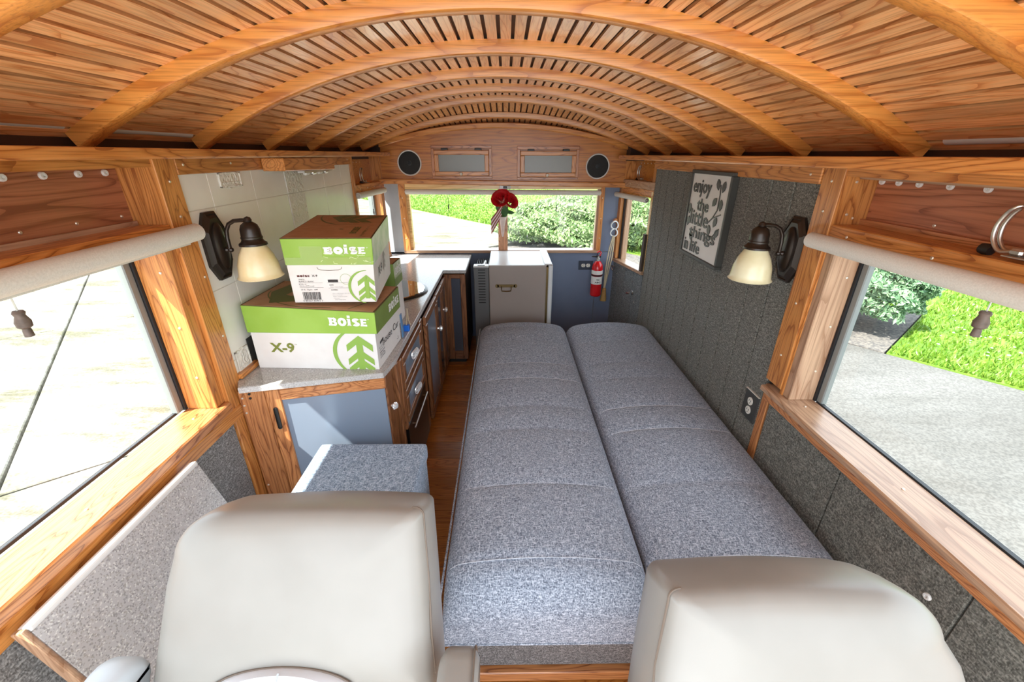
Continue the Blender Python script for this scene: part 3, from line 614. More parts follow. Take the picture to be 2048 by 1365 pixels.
# ---- door at rear right with its window
DOo = Vector((X1, 2.905, 0)); DOd = Vector((-0.105, 0.47, 0)).normalized()
XFD = frame((DOo.x, DOo.y, 0), DOd, (DOd.y, -DOd.x, 0))            # local y points outward (+x side)
d1 = struct('door_1')
for a, b in ((0.0, 0.125), (0.125, 0.25), (0.25, 0.37), (0.37, 0.49)): lb(XFD, d1, 'door_panel', DOORF, a+0.0015, b-0.0015, 0.0, 0.04, FZ+0.005, 0.718, 0.003)
lb(XFD, d1, 'door_core', BLACK, 0.0, 0.49, 0.012, 0.05, FZ, 0.72)
lb(XFD, d1, 'window_sill', SILLW['y'], -0.012, 0.49, -0.022, 0.07, 0.718, 0.742, 0.003)
lb(XFD, d1, 'jamb', OAK['z'], 0.432, 0.492, -0.006, 0.06, 0.742, 1.275, 0.003); lb(XFD, d1, 'stop', SILLW['z'], 0.395, 0.415, 0.03, 0.07, 0.742, 1.27); lb(XFD, d1, 'seal', RUBBER, 0.415, 0.432, 0.02, 0.06, 0.742, 1.275)
lb(XFD, d1, 'jamb', YELW, 0.0, 0.022, 0.0, 0.06, 0.742, 1.275)
lb(XFD, d1, 'lock_strip', simple('dark_strip', (0.05,0.03,0.015), 0.6), 0.0, 0.03, -0.02, 0.0, 0.73, 1.0, 0.003)
lb(XFD, d1, 'pane', GLASS, 0.02, 0.40, 0.048, 0.052, 0.74, 1.27)
lb(XFD, d1, 'pocket_rail', SILLW['y'], -0.02, 0.44, -0.012, 0.06, 1.285, 1.335, 0.003); lb(XFD, d1, 'lower_rail', OAK['y'], -0.02, 0.47, 0.002, 0.06, 1.235, 1.285, 0.003)
lb(XFD, d1, 'pocket_back', BULK, -0.02, 0.45, 0.07, 0.08, 1.33, 1.47); lb(XFD, d1, 'post', OAK['z'], -0.005, 0.022, -0.004, 0.07, 1.335, 1.47, 0.002); lb(XFD, d1, 'post', OAK['z'], 0.40, 0.45, -0.004, 0.07, 1.335, 1.47, 0.002)
screws([XFD @ Vector((s, -0.012, 1.31)) for s in (0.05, 0.18, 0.3, 0.41)], (-1,0,0), d1); screws([XFD @ Vector((0.05+0.045*k, 0.068, 1.445)) for k in range(7)], (-1,0,0), d1)
for s, z, k in ((0.445, 0.672, 1), (0.105, 0.556, -1)):
    mb = MB(XFD); mb.lathe([(0.0001,0),(0.020,0),(0.020,0.006),(0.009,0.010),(0.009,0.03),(0.0001,0.03)], (s,0,z), (0,-1,0), 14, False); mb.tube([(s,-0.026,z),(s-0.03*k*0.6,-0.030,z-0.008),(s-0.075*k*0.6,-0.030,z-0.022)], [0.009,0.008,0.006], 8)
    mb.build('door_handle', CHROME, d1, smooth=True)
screws([XFD @ Vector((0.07, -0.001, 0.49)), XFD @ Vector((0.38, -0.001, 0.63)), XFD @ Vector((0.30, -0.001, 0.69))], (-1,0,0), d1)

# ---- shelves along both sides
def shelf(label, pts):
    mb = MB(); mb.hexa(pts, 0.005, 2); o = mb.build('shelf', OAK['y'], None); tag(o, label, 'shelf'); return o
shelf('long oak ledge under the eave along the left wall', [(-1.03,YF,1.489),(-0.822,YF,1.489),(-0.822,3.27,1.489),(-1.0,3.27,1.489),(-1.03,YF,1.513),(-0.822,YF,1.513),(-0.822,3.27,1.513),(-1.0,3.27,1.513)])
shelf('long oak ledge under the eave along the right wall', [(0.80,YF,1.470),(1.05,YF,1.470),(1.05,3.0,1.470),(0.80,3.24,1.470),(0.80,YF,1.497),(1.05,YF,1.497),(1.05,3.0,1.497),(0.80,3.24,1.497)])
for i, (a, b, x, z) in enumerate(((YF, 1.03, -0.965, 1.561), (1.10, 1.43, -0.962, 1.558))):
    mb = MB(); mb.tube([(x, a, z), (x, (a+b)/2, z+0.002), (x, b, z)], 0.013, 12)
    tag(mb.build('pipe', PIPE, None, smooth=True), ['grey foam covered pipe along the left eave before the big rib', 'short grey foam covered pipe in the left eave between two ribs'][i], 'pipe')
mb = MB(); mb.tube([(0.965, YF, 1.535), (0.965, 1.0, 1.533)], 0.013, 12); tag(mb.build('pipe', PIPE, None, smooth=True), 'grey foam covered pipe along the right eave above the ledge', 'pipe')

# ================================================================== KITCHEN SIDE
CT = 0.774
w_ = thing('countertop', 'L-shaped speckled grey laminate countertop along the left wall', 'counter', (-0.7, 2.2, CT))
CP = [(-0.949,1.304),(-0.915,1.246),(-0.452,1.350),(-0.437,1.455),(-0.437,2.823),(-0.282,2.823),(-0.282,3.352),(-0.905,3.352),(-0.947,2.78)]
MB().prism([(x, yv, CT-0.020) for x, yv in CP], (0,0,0.020), 0.002).build('slab', COUNTER, w_)
mb = MB()
for (x0,y0),(x1,y1) in zip(CP[1:6], CP[2:7]):
    d = Vector((x1-x0, y1-y0, 0)).normalized(); nn = Vector((d.y, -d.x, 0))*0.0025
    a, b = Vector((x0,y0,0)), Vector((x1,y1,0))
    mb.hexa([a+Vector((0,0,CT-.021)), b+Vector((0,0,CT-.021)), b+nn+Vector((0,0,CT-.021)), a+nn+Vector((0,0,CT-.021)), a+Vector((0,0,CT-.001)), b+Vector((0,0,CT-.001)), b+nn+Vector((0,0,CT-.001)), a+nn+Vector((0,0,CT-.001))])
mb.build('edge_band', LAME, w_)

def knob(parent, o, axis, s=1.0):
    mb = MB(); mb.lathe([(0.0001,0),(0.006*s,0),(0.005*s,0.006*s),(0.012*s,0.010*s),(0.0145*s,0.017*s),(0.011*s,0.024*s),(0.0001,0.026*s)], o, axis, 8, False)
    a = Vector(axis).normalized(); h = Vector((0,0,1)); u = a.cross(h).normalized()
    for k in range(8):
        q = Vector(o)+a*0.016*s+(u*math.cos(k*PI/4)+h*math.sin(k*PI/4))*0.0125*s; mb.lathe([(0.0001,-0.004*s),(0.0042*s,0),(0.0001,0.004*s)], q, a, 6, False)
    return sub('knob', mb, CRYSTAL, parent)
# corner cabinet with the wide frosted door
Dv = Vector((0.453,0.100,0)).normalized(); XC = frame((-0.905,1.268,0), Dv, (-Dv.y, Dv.x, 0))     # local y into the cabinet
cc = thing('corner_cabinet', 'oak corner cabinet with one big frosted blue door under the boxes', 'cabinet', (-0.7, 1.4, FZ))
MB().prism([(-0.945,1.312,0.10),(-0.93,1.29,0.10),(-0.462,1.392,0.10),(-0.462,1.468,0.10),(-0.945,1.468,0.10)], (0,0,0.645)).build('body', DARKW, cc)
def cb(nm, m, x0,x1,y0,y1,z0,z1,par=cc,bev=0.002): return MB(XC).box(x0,x1,y0,y1,z0,z1,bev).build(nm, m, par)
cb('face_stile', CABL['z'], -0.03, 0.052, 0.002, 0.03, FZ+0.02, 0.747); cb('base_rail', CABL['x'], 0.052, 0.46, 0.004, 0.03, FZ+0.02, 0.13)
dr = cb('door', FROST, 0.10, 0.458, 0.000, 0.012, 0.14, 0.705)
for nm, m, q in (('door_stile', CABL['z'], (0.056, 0.104, -0.008, 0.014, 0.135, 0.745)), ('door_rail', CABL['x'], (0.104, 0.462, -0.008, 0.014, 0.700, 0.745)), ('door_rail', CABL['x'], (0.104, 0.462, -0.008, 0.014, 0.115, 0.16))):
    o = MB(XC).box(*q, 0.003).build(nm, m, None); o.parent = dr
mb = MB(XC); mb.box(0.072, 0.086, -0.012, -0.007, 0.585, 0.675, 0.006, 2); o = mb.build('finger_slot', BLACK, None); o.parent = dr
mb = MB(XC); mb.lathe([(0.0001,0),(0.0045,0),(0.0045,0.002),(0.0001,0.002)], (0.006,0.0,0.735), (0,-1,0), 10); mb.lathe([(0.0001,0),(0.0045,0),(0.0045,0.002),(0.0001,0.002)], (0.006,0.0,0.718), (0,-1,0), 10); mb.build('peg', BLACK, cc)
MB().box(-0.475, -0.452, 1.372, 1.452, FZ+0.02, 0.747, 0.003).build('corner_stile', CAB['z'], cc)
o = MB().box(-0.4515, -0.4505, 1.385, 1.40, 0.60, 0.612).build('knob_plate', CABL['z'], cc); knob(o, (-0.4505,1.395,0.605), (1,-0.3,0.1), 1.0)
screws([XC @ Vector((-0.02, 0.002, z)) for z in (0.72, 0.69, 0.66, 0.33)], (0.2,-1,0), cc)
# drawer unit over the oven
du = thing('drawer_unit', 'oak drawer unit with two glass-fronted drawers and crystal pulls', 'cabinet', (-0.65, 1.73, FZ))
MB().box(-0.93, -0.455, 1.472, 1.985, 0.425, 0.745).build('body', DARKW, du)
MB().box(-0.462, -0.436, 1.470, 1.500, FZ+0.02, 0.745, 0.003).build('stile', CAB['z'], du); MB().box(-0.452, -0.428, 1.502, 1.530, FZ+0.36, 0.745, 0.003).build('stile', CAB['z'], du)
def pull(parent, x, yc, zc):
    mb = MB()
    for k in range(-2, 3):
        yv = yc+k*0.017; zz = zc-0.003*k
        mb.tube([(x+0.012+0.006*math.cos(a), yv+0.009*math.cos(a), zz+0.017*math.sin(a)) for a in np.linspace(0, 2*PI, 11)[:-1]], 0.0034, 6, True)
        mb.tube([(x, yv, zz), (x+0.016, yv, zz)], 0.003, 6)
    mb.tube([(x+0.010, yc-0.04, zc+0.006), (x+0.018, yc, zc), (x+0.010, yc+0.04, zc-0.006)], 0.004, 6)
    return sub('pull', mb, CRYSTAL, parent, smooth=True)
def framed(nm, par, x, y0, y1, z0, z1, w, gmat, wm, wb=None):
    d = MB().box(x-0.012, x-0.006, y0+w-0.004, y1-w+0.004, z0+w-0.004, z1-w+0.004).build(nm, gmat, par)
    for q, m in (((y0, y1, z1-w, z1), 'y'), ((y0, y1, z0, z0+(wb or w)), 'y'), ((y0, y0+w, z0+w, z1-w), 'z'), ((y1-w, y1, z0+w, z1-w), 'z')):
        o = MB().box(x-0.018, x, *q, 0.003).build('rail' if m == 'y' else 'stile', wm[m], None); o.parent = d
    return d
d = framed('drawer', du, -0.424, 1.534, 1.925, 0.592, 0.742, 0.036, FROST, CAB); pull(d, -0.430, 1.726, 0.672)
d = framed('drawer', du, -0.424, 1.534, 1.925, 0.428, 0.586, 0.036, FROST, CAB); pull(d, -0.430, 1.722, 0.492)
MB().box(-0.455, -0.43, 1.928, 1.985, 0.10, 0.745, 0.003).build('stile', CAB['z'], du)
ov = thing('oven', 'small black built-in oven with a thin steel bar handle under the drawers', 'oven', (-0.65, 1.72, FZ))
MB().box(-0.93, -0.445, 1.505, 1.926, FZ+0.03, 0.420).build('body', BLACK, ov); MB().box(-0.446, -0.428, 1.512, 1.924, FZ+0.05, 0.418, 0.004).build('door', BLACKG, ov)
mb = MB(); mb.tube([(-0.410, 1.556, 0.384), (-0.410, 1.870, 0.380)], 0.0042, 8); mb.tube([(-0.43,1.59,0.384),(-0.410,1.59,0.384)], 0.003, 6); mb.tube([(-0.43,1.84,0.380),(-0.410,1.84,0.380)], 0.003, 6); mb.build('handle', STEEL, ov, smooth=True)
# door cabinets further back
for k, (nm, lab, y0, y1, kn) in enumerate((('base_cabinet', 'dark oak base cabinet with blue glass door next to the drawers', 1.988, 2.365, (2.335, 0.545)), ('base_cabinet', 'dark oak base cabinet with narrow glass door nearest the rear corner', 2.37, 2.815, (2.61, 0.566)))):
    t = thing(nm, lab, 'cabinet', (-0.65, (y0+y1)/2, FZ))
    MB().box(-0.93, -0.445, y0, y1, 0.10, 0.745).build('body', DARKW, t)
    MB().box(-0.93, -0.47, y0, y1, FZ, 0.10).build('toe_kick', BLACK, t)
    if k == 0: d = framed('door', t, -0.414, 2.002, 2.355, 0.125, 0.740, 0.045, DARKGL if k else FROST, CAB)
    else:
        d = framed('door', t, -0.418, 2.375, 2.60, 0.125, 0.738, 0.04, DARKGL, CAB); d2 = framed('door', t, -0.418, 2.604, 2.806, 0.125, 0.738, 0.04, DARKGL, CAB)
    knob(d, (-0.414 if k == 0 else -0.418, kn[0], kn[1]), (1,0,0), 1.15)
rc = thing('rear_cabinet', 'dark oak cabinet with one narrow glass door facing forward beside fridge', 'cabinet', (-0.4, 3.0, FZ))
MB().box(-0.90, -0.292, 2.84, 3.35, 0.09, 0.745).build('body', DARKW, rc); MB().box(-0.90, -0.31, 2.87, 3.35, FZ, 0.09).build('toe_kick', BLACK, rc)
d = MB().box(-0.385, -0.322, 2.832, 2.838, 0.15, 0.725).build('door', DARKGL, rc)
for q, m in (((-0.434,-0.385,2.822,2.842,0.095,0.745),'z'),((-0.322,-0.286,2.822,2.842,0.095,0.745),'z'),((-0.385,-0.322,2.822,2.842,0.715,0.745),'x'),((-0.385,-0.322,2.822,2.842,0.095,0.16),'x')):
    o = MB().box(*q, 0.003).build('stile' if m == 'z' else 'rail', CAB[m], None); o.parent = d
# round sink with glass lid
sk = thing('sink', 'round black-rimmed inset sink with mirror glass lid in the countertop', 'sink', (-0.665, 2.34, CT))
MB().lathe([(0.0001,0.0),(0.203,0.0),(0.206,0.005),(0.196,0.010),(0.0001,0.010)], (-0.665,2.34,CT+0.0003), seg=48, caps=False).build('rim', BLACKG, sk, smooth=True)
MB().lathe([(0.0001,0.0),(0.190,0.0),(0.188,0.004),(0.0001,0.004)], (-0.665,2.34,CT+0.0105), seg=48, caps=False).build('lid', simple('mirror_lid', (0.55,0.58,0.6), 0.03, 1.0), sk, smooth=True)

# ---- paper cartons
def quad_pt(P, a, b): return P[0]*(1-a)*(1-b)+P[1]*a*(1-b)+P[2]*a*b+P[3]*(1-a)*b
def carton(label, bot, top, lidz, matb, lidm, lid_out=0.004, sidem=None, topm=CARD):
    c = sum((Vector(q) for q in bot), Vector())/4; t = thing('carton', label, 'box', c)
    bot = [Vector(q) for q in bot]; top = [Vector(q) for q in top]
    mid = [b+(q-b)*((lidz-b.z)/(q.z-b.z)) for b, q in zip(bot, top)]
    MB().hexa([*bot, *[b+(q-b)*0.985 for b, q in zip(bot, top)]]).build('base', matb, t)
    ctr = sum(top, Vector())/4; out = lambda q: q+Vector((q.x-ctr.x, q.y-ctr.y, 0)).normalized()*lid_out*1.4
    lid = MB().hexa([*[out(q) for q in mid], *[out(q) for q in top]], 0.0015).build('lid', lidm, t)
    lo = [out(q) for q in mid]; to = [out(q) for q in top]
    o = MB().hexa([q+Vector((0,0,0.0002)) for q in to]+[q+Vector((0,0,0.0014)) for q in to]).build('lid_edge', CARDE, None); o.parent = lid
    ins = [ctr+(q-ctr)*0.972 for q in to]; o = MB().hexa([q+Vector((0,0,0.0012)) for q in ins]+[q+Vector((0,0,0.0024)) for q in ins]).build('lid_top', topm, None); o.parent = lid
    if sidem:
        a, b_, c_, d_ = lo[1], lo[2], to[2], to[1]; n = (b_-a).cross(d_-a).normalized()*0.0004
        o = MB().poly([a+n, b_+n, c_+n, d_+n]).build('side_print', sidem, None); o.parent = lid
    # faces : front (0,1), right (1,2), top
    fr = Face(bot[0], bot[1]-bot[0], mid[0]-bot[0], 0.0012, mid[1]); rg = Face(bot[1], bot[2]-bot[1], mid[1]-bot[1], 0.0012, mid[2])
    fl = Face(lo[0], lo[1]-lo[0], to[0]-lo[0], 0.0012, to[1]); rl = Face(lo[1], lo[2]-lo[1], to[1]-lo[1], 0.0018, to[2]); tp = Face(ins[0]+Vector((0,0,0.0024)), ins[1]-ins[0], ins[3]-ins[0], 0.0008, ins[2]+Vector((0,0,0.0024)))
    return t, lid, fr, rg, fl, rl, tp
def pr(par, nm, mat, fn):
    mb = MB(); fn(mb); o = mb.build(nm, mat, par if par.type == 'EMPTY' else None, kind='stuff' if nm in ('label_lettering', 'handwriting', 'top_print', 'small_print', 'label_rule', 'barcode', 'top_print_gap') else None)
    if par.type != 'EMPTY': o.parent = par
    return o
asp = lambda F: F.v.length/F.u.length
# lower box: 44 cm long side to the front
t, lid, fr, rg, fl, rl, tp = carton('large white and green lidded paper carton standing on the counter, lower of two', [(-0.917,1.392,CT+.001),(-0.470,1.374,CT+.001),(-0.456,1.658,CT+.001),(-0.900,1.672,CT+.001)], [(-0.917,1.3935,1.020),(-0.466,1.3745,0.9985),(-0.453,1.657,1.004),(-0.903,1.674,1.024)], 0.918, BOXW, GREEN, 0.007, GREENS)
pr(lid, 'logo_lettering', INKW, lambda m: (boise(m, fl, 0.645, 0.36, 0.29, 0.34, asp(fl)), text_into(m, fl, 'TM', 0.94, 0.66, 0.012, 0.04)))
pr(lid, 'side_lettering', INKW, lambda m: boise(m, rl, 0.50, 0.34, 0.44, 0.36, asp(rl)))
pr(t, 'model_lettering', INKO, lambda m: (text_into(m, fr, 'X-9', 0.13, 0.45, 0.20, 0.27, 0.035), text_into(m, fr, 'TM', 0.335, 0.66, 0.02, 0.03)))
pr(t, 'tree_logo', GREENM, lambda m: treelogo(m, fr, 0.862, 0.46, 0.295, asp(fr), 0.995, (100, 250)))
pr(t, 'handwriting', INKB, lambda m: (text_into(m, rg, 'house Car', 0.22, 0.48, 0.72, 0.20), m.poly([rg.at(a, b) for a, b in ((0.12,0.60),(0.26,0.64),(0.26,0.70),(0.12,0.66))]), rg.stroke(m, [(0.80,0.16),(0.88,0.12),(0.86,0.22)], 0.012)))
pr(t, 'small_print', INKB, lambda m: [text_into(m, rg, s, 0.08, 0.50-0.07*i, 0.20, 0.045) for i, s in enumerate(('8 1/2 x 11', '(216 x 279)', '5000', '20 lb.', 'GX9001'))])
pr(lid, 'top_print', GREEND, lambda m: (tp.poly(m, [(0.17,0.10),(0.52,0.30),(0.52,0.90),(0.10,0.86),(0.05,0.5)]), tp.stroke(m, arc(0.5,0.6,0.47,0.58,185,290,16), 0.010, asp=asp(tp)), tp.stroke(m, [(0.80,0.03),(0.965,0.5)], 0.010, asp=asp(tp)), tp.rect(m, 0.86,0.80,0.93,0.83)))
pr(lid, 'top_print_gap', CARD, lambda m: [tp.poly(m, q, 0.0012) for q in ([(0.20,0.42),(0.26,0.38),(0.27,0.58),(0.22,0.60)],[(0.30,0.58),(0.36,0.54),(0.37,0.72),(0.32,0.74)],[(0.36,0.20),(0.52,0.36),(0.52,0.40),(0.34,0.26)])])
# upper box: short end to the front
t, lid, fr, rg, fl, rl, tp = carton('white and green lidded paper carton with printed label, stacked on top of another', [(-0.744,1.412,1.0225),(-0.461,1.417,1.0225),(-0.507,1.800,1.0255),(-0.790,1.797,1.0255)], [(-0.741,1.400,1.2465),(-0.447,1.405,1.2465),(-0.508,1.850,1.262),(-0.802,1.855,1.262)], 1.158, BOXW, GREEN, 0.003, noisy('worn_green_side', (0.36,0.52,0.26), (0.62,0.70,0.50), 22, 0.35, 0.2))
AF = asp(fl); A2 = asp(fr)
pr(lid, 'logo_lettering', INKW, lambda m: (boise(m, fl, 0.455, 0.43, 0.465, 0.26, AF), text_into(m, fl, 'TM', 0.93, 0.64, 0.02, 0.05)))
mbt = MB(); fl.rect(mbt, 0.005, 0.02, 0.975, 0.30, 0.0012); fl.rect(mbt, 0.19, 0.30, 0.44, 0.72, 0.0012); o = mbt.build('tape', TAPE, None); o.parent = lid; TAPE.node_tree.nodes['Principled BSDF'].inputs['Alpha'].default_value = 0.45
mbt = MB()
for i in range(16):
    a = random.uniform(0.2, 0.92); b = random.uniform(0.05, 0.55); fl.stroke(mbt, [(a, b), (a+random.uniform(-.05,.05), b+random.uniform(-.1,.02)), (a+random.uniform(-.02,.11), b-random.uniform(.02,.14))], 0.004, e=0.0015, asp=AF)
o = mbt.build('tape_crease', simple('tape_crease', (0.72,0.80,0.50), 0.3), None); o.parent = lid
pr(t, 'label_lettering', INKB, lambda m: [text_into(m, fr, s, a, b, w, h, bo) for s, a, b, w, h, bo in (('X-9',0.265,0.690,0.065,0.060,0.02),('WHITE /',0.10,0.605,0.075,0.035,0),('BLANCO / BLANC',0.10,0.552,0.18,0.035,0),('8 1/2 x 11',0.095,0.475,0.085,0.038,0),('(216 x 279 mm)',0.10,0.425,0.17,0.038,0),('20 lb. 75g/m  10M',0.105,0.325,0.20,0.040,0),('5000',0.455,0.455,0.05,0.036,0),('Sheets / Hojas / Feuilles',0.46,0.405,0.155,0.022,0),('GX9001',0.465,0.320,0.082,0.036,0),('Made in USA by paper mills with care',0.475,0.235,0.235,0.018,0),('Store in a cool dry place',0.475,0.19,0.12,0.018,0),('Ream wrapped sheets',0.48,0.145,0.17,0.018,0),('Fabrique',0.485,0.10,0.07,0.018,0),('www',0.49,0.06,0.14,0.014,0))])
pr(t, 'label_rule', INKB, lambda m: [fr.rect(m, a, b, a1, b+0.004) for a, b, a1 in ((0.09,0.53,0.38),(0.43,0.53,0.68),(0.095,0.405,0.38),(0.44,0.39,0.68))]+[fr.rect(m, 0.445,0.545,0.565,0.615)])
pr(t, 'label_logo', INKR, lambda m: boise(m, fr, 0.09, 0.690, 0.15, 0.045, A2))
def bars(m):
    x = 0.115; rr = random.Random(4)
    while x < 0.335:
        w = rr.choice((0.003,0.003,0.006,0.009)); fr.rect(m, x, 0.075, x+w, 0.285); x += w+rr.choice((0.003,0.004,0.007))
    text_into(m, fr, '0 80327 45901 7', 0.105, 0.025, 0.24, 0.04)
pr(t, 'barcode', INKB, bars)
pr(t, 'tree_logo', GREENM, lambda m: (treelogo(m, fr, 0.905, 0.41, 0.30, A2, 0.998, (88, 262)), fr.stroke(m, arc(0.66,0.625,0.066,0.066/A2,0,360,24)[:-1], 0.003, True, asp=A2)))
pr(t, 'hand_hole', CARDE, lambda m: fr.stroke(m, [(0.345,0.945),(0.35,0.90),(0.385,0.865),(0.48,0.855),(0.59,0.865),(0.625,0.90),(0.63,0.945)], 0.005, asp=A2))
pr(t, 'side_lettering', INKB, lambda m: (text_into(m, rg, 'X-9', 0.22, 0.50, 0.22, 0.26, 0.01),))
pr(t, 'side_logo', simple('print_faded', (0.42,0.40,0.37), 0.6), lambda m: treelogo(m, rg, 0.60, 0.72, 0.16, asp(rg), 1, (100, 260)))
pr(lid, 'top_print', GREEND, lambda m: (treelogo(m, Face(tp.at(0.56,0.86,0), tp.u*0.62, tp.v*0.42, 0.0008), 0.0, 0.0, 0.001, 1) if False else None, [tp.poly(m, [(u_, 1-(1-w_)*1.85) for u_, w_ in q]) for q in ([(0.26,0.93),(0.42,0.99),(0.58,0.99),(0.42,0.88),(0.56,0.80),(0.44,0.80)],[(0.44,0.88),(0.58,0.965),(0.72,0.965),(0.58,0.875),(0.73,0.78),(0.60,0.78)],[(0.60,0.875),(0.80,0.935),(0.93,0.925),(0.76,0.86),(0.88,0.79),(0.74,0.79)],[(0.72,0.985),(0.97,0.955),(0.97,0.93),(0.74,0.955)])], tp.stroke(m, arc(0.58,0.97,0.48,0.47,178,312,24), [0.010+0.018*math.sin(PI*i/24)*(i<14) for i in range(25)], asp=asp(tp)), text_into(m, Face(tp.at(0.80,0.14,0), tp.v*1.0, -tp.u*0.9, 0.0008), 'BOISE', 0.0, 0.0, 0.26, 0.10, 0.03), text_into(m, Face(tp.at(0.90,0.05,0), tp.v*1.0, -tp.u, 0.0008), 'PAPER X-9', 0, 0, 0.36, 0.035), tp.rect(m, 0.55,0.30,0.595,0.325)))
# third box, mostly hidden behind the stack
t, lid, fr, rg, fl, rl, tp = carton('pale worn paper carton half hidden behind the stacked boxes on counter', [(-0.925,1.83,CT+.001),(-0.502,1.822,CT+.001),(-0.500,1.945,CT+.001),(-0.923,1.952,CT+.001)], [(-0.925,1.83,1.058),(-0.502,1.822,1.058),(-0.500,1.945,1.058),(-0.923,1.952,1.058)], 0.955, BOXW, GREENS, 0.003, noisy('pale_green_side', (0.34,0.42,0.20), (0.66,0.68,0.54), 30, 0.4))
pr(lid, 'side_lettering', INKW, lambda m: boise(m, rl, 0.15, 0.5, 0.75, 0.3, asp(rl)))
pr(lid, 'side_band', GREENS, lambda m: rl.rect(m, 0, 0.02, 1, 0.36))
# blue tag with cord
t = thing('tag', 'small blue plastic tag on a white cord beside the lower carton', 'tag', (-0.435, 1.745, CT))
MB().box(-0.462, -0.436, 1.735, 1.757, 0.7745, 0.803, 0.003, 2).build('clip', BLUEP, t); MB().tube([(-0.449,1.746,0.802),(-0.449,1.77,0.83),(-0.452,1.80,0.86),(-0.452,1.806,0.80),(-0.446,1.812,0.777)], 0.0022, 6).build('cord', ROPE, t, smooth=True)
MB().hexa([(-0.453,1.665,0.776),(-0.447,1.665,0.776),(-0.447,1.69,0.776),(-0.453,1.69,0.776),(-0.453,1.665,0.88),(-0.450,1.665,0.88),(-0.450,1.69,0.88),(-0.453,1.69,0.88)], 0.001).build('ribbon', simple('blue_ribbon', (0.10,0.22,0.40), 0.6), t)

# under-shelf lamp block
t = thing('under_shelf_light', 'oak block light with small white bulbs hanging under the left ledge', 'light', (-0.9, 2.0, 1.46))
MB().hexa([(-0.936,1.75,1.440),(-0.850,1.75,1.440),(-0.850,2.26,1.432),(-0.936,2.26,1.432),(-0.936,1.75,1.487),(-0.850,1.75,1.487),(-0.850,2.26,1.487),(-0.936,2.26,1.487)], 0.003).build('block', OAK['y'], t)
for i, yv in enumerate((1.99, 2.06, 2.13, 2.20)):
    MB().lathe([(0.0001,-0.024),(0.008,-0.020),(0.010,0),(0.008,0.018),(0.0001,0.022)], (-0.875, yv, 1.424), (0,1,0.05), 10, False).build('bulb', (CREAM, STEEL)[i % 2], t, smooth=True)
MB().box(-0.895, -0.866, 1.95, 2.26, 1.426, 1.434).build('holder', STEEL, t)

# ================================================================== FRIDGE
fz = 0.80
t = thing('fridge', 'squat beige and white refrigerator with vented grey side under the rear window', 'fridge', (0.05, 3.08, FZ))
MB().box(-0.121, 0.277, 2.842, 3.315, FZ, fz, 0.006, 2).build('body', FRBEIGE, t)
MB().box(-0.122, 0.278, 2.846, 3.315, fz-0.004, fz+0.003, 0.002).build('top', FRWHITE, t)
MB().box(-0.228, -0.123, 2.844, 2.905, FZ, fz-0.012, 0.004).build('compressor_cover', FRGREY, t); MB().box(-0.229, -0.122, 2.842, 2.908, fz-0.013, fz-0.002, 0.003).build('cover_cap', FRWHITE, t)
MB().box(-0.20, -0.15, 2.852, 2.868, fz-0.002, fz+0.0005).build('cap_slot', BLACK, t)
for k in range(13):
    z = 0.770-0.0197*k; MB().box(-0.197, -0.148, 2.8425, 2.8445, z-0.0035, z+0.0035, 0.0008).build('vent_slot', BLACK, t)
for k in range(7): MB().box(-0.222+0.014*k, -0.218+0.014*k, 2.93, 3.28, FZ+0.2, fz-0.05).build('condenser_fin', BLACK, t)
MB().tube([(-0.165,2.93,fz-0.03),(-0.160,3.02,fz-0.03),(-0.157,3.12,fz-0.034)], 0.009, 8).build('pipe', FRWHITE, t, smooth=True)
d = MB().box(0.291, 0.322, 2.838, 3.318, FZ+0.02, fz+0.004, 0.012, 4).build('door', FRWHITE, t, smooth=True)
o = MB().box(0.277, 0.291, 2.850, 3.31, FZ+0.03, fz-0.012).build('gasket', BRASS, None); o.parent = d
o = MB().hexa([(0.262,2.85,fz+.003),(0.322,2.85,fz-.0),(0.322,3.31,fz-.0),(0.262,3.31,fz+.003),(0.266,2.85,fz+.012),(0.316,2.85,fz+.010),(0.316,3.31,fz+.010),(0.266,3.31,fz+.012)], 0.004, 2).build('door_cap', FRWHITE, None); o.parent = d
mb = MB(); mb.box(-0.066, 0.062, 2.8385, 2.842, 0.646, 0.667, 0.0015); mb.lathe([(0.0001,0),(0.013,0),(0.013,0.004),(0.0001,0.004)], (-0.066,2.8425,0.6565), (0,-1,0), 14); mb.lathe([(0.0001,0),(0.013,0),(0.013,0.004),(0.0001,0.004)], (0.062,2.8425,0.6565), (0,-1,0), 14)
h = mb.build('handle', BRASS, t); mb = MB(); mb.tube([(-0.036,2.836,0.655),(-0.036,2.824,0.640),(-0.033,2.824,0.624),(0.0,2.824,0.621),(0.030,2.824,0.624),(0.033,2.824,0.640),(0.033,2.836,0.655)], 0.0032, 8); o = mb.build('bail', BRASS, None, smooth=True); o.parent = h

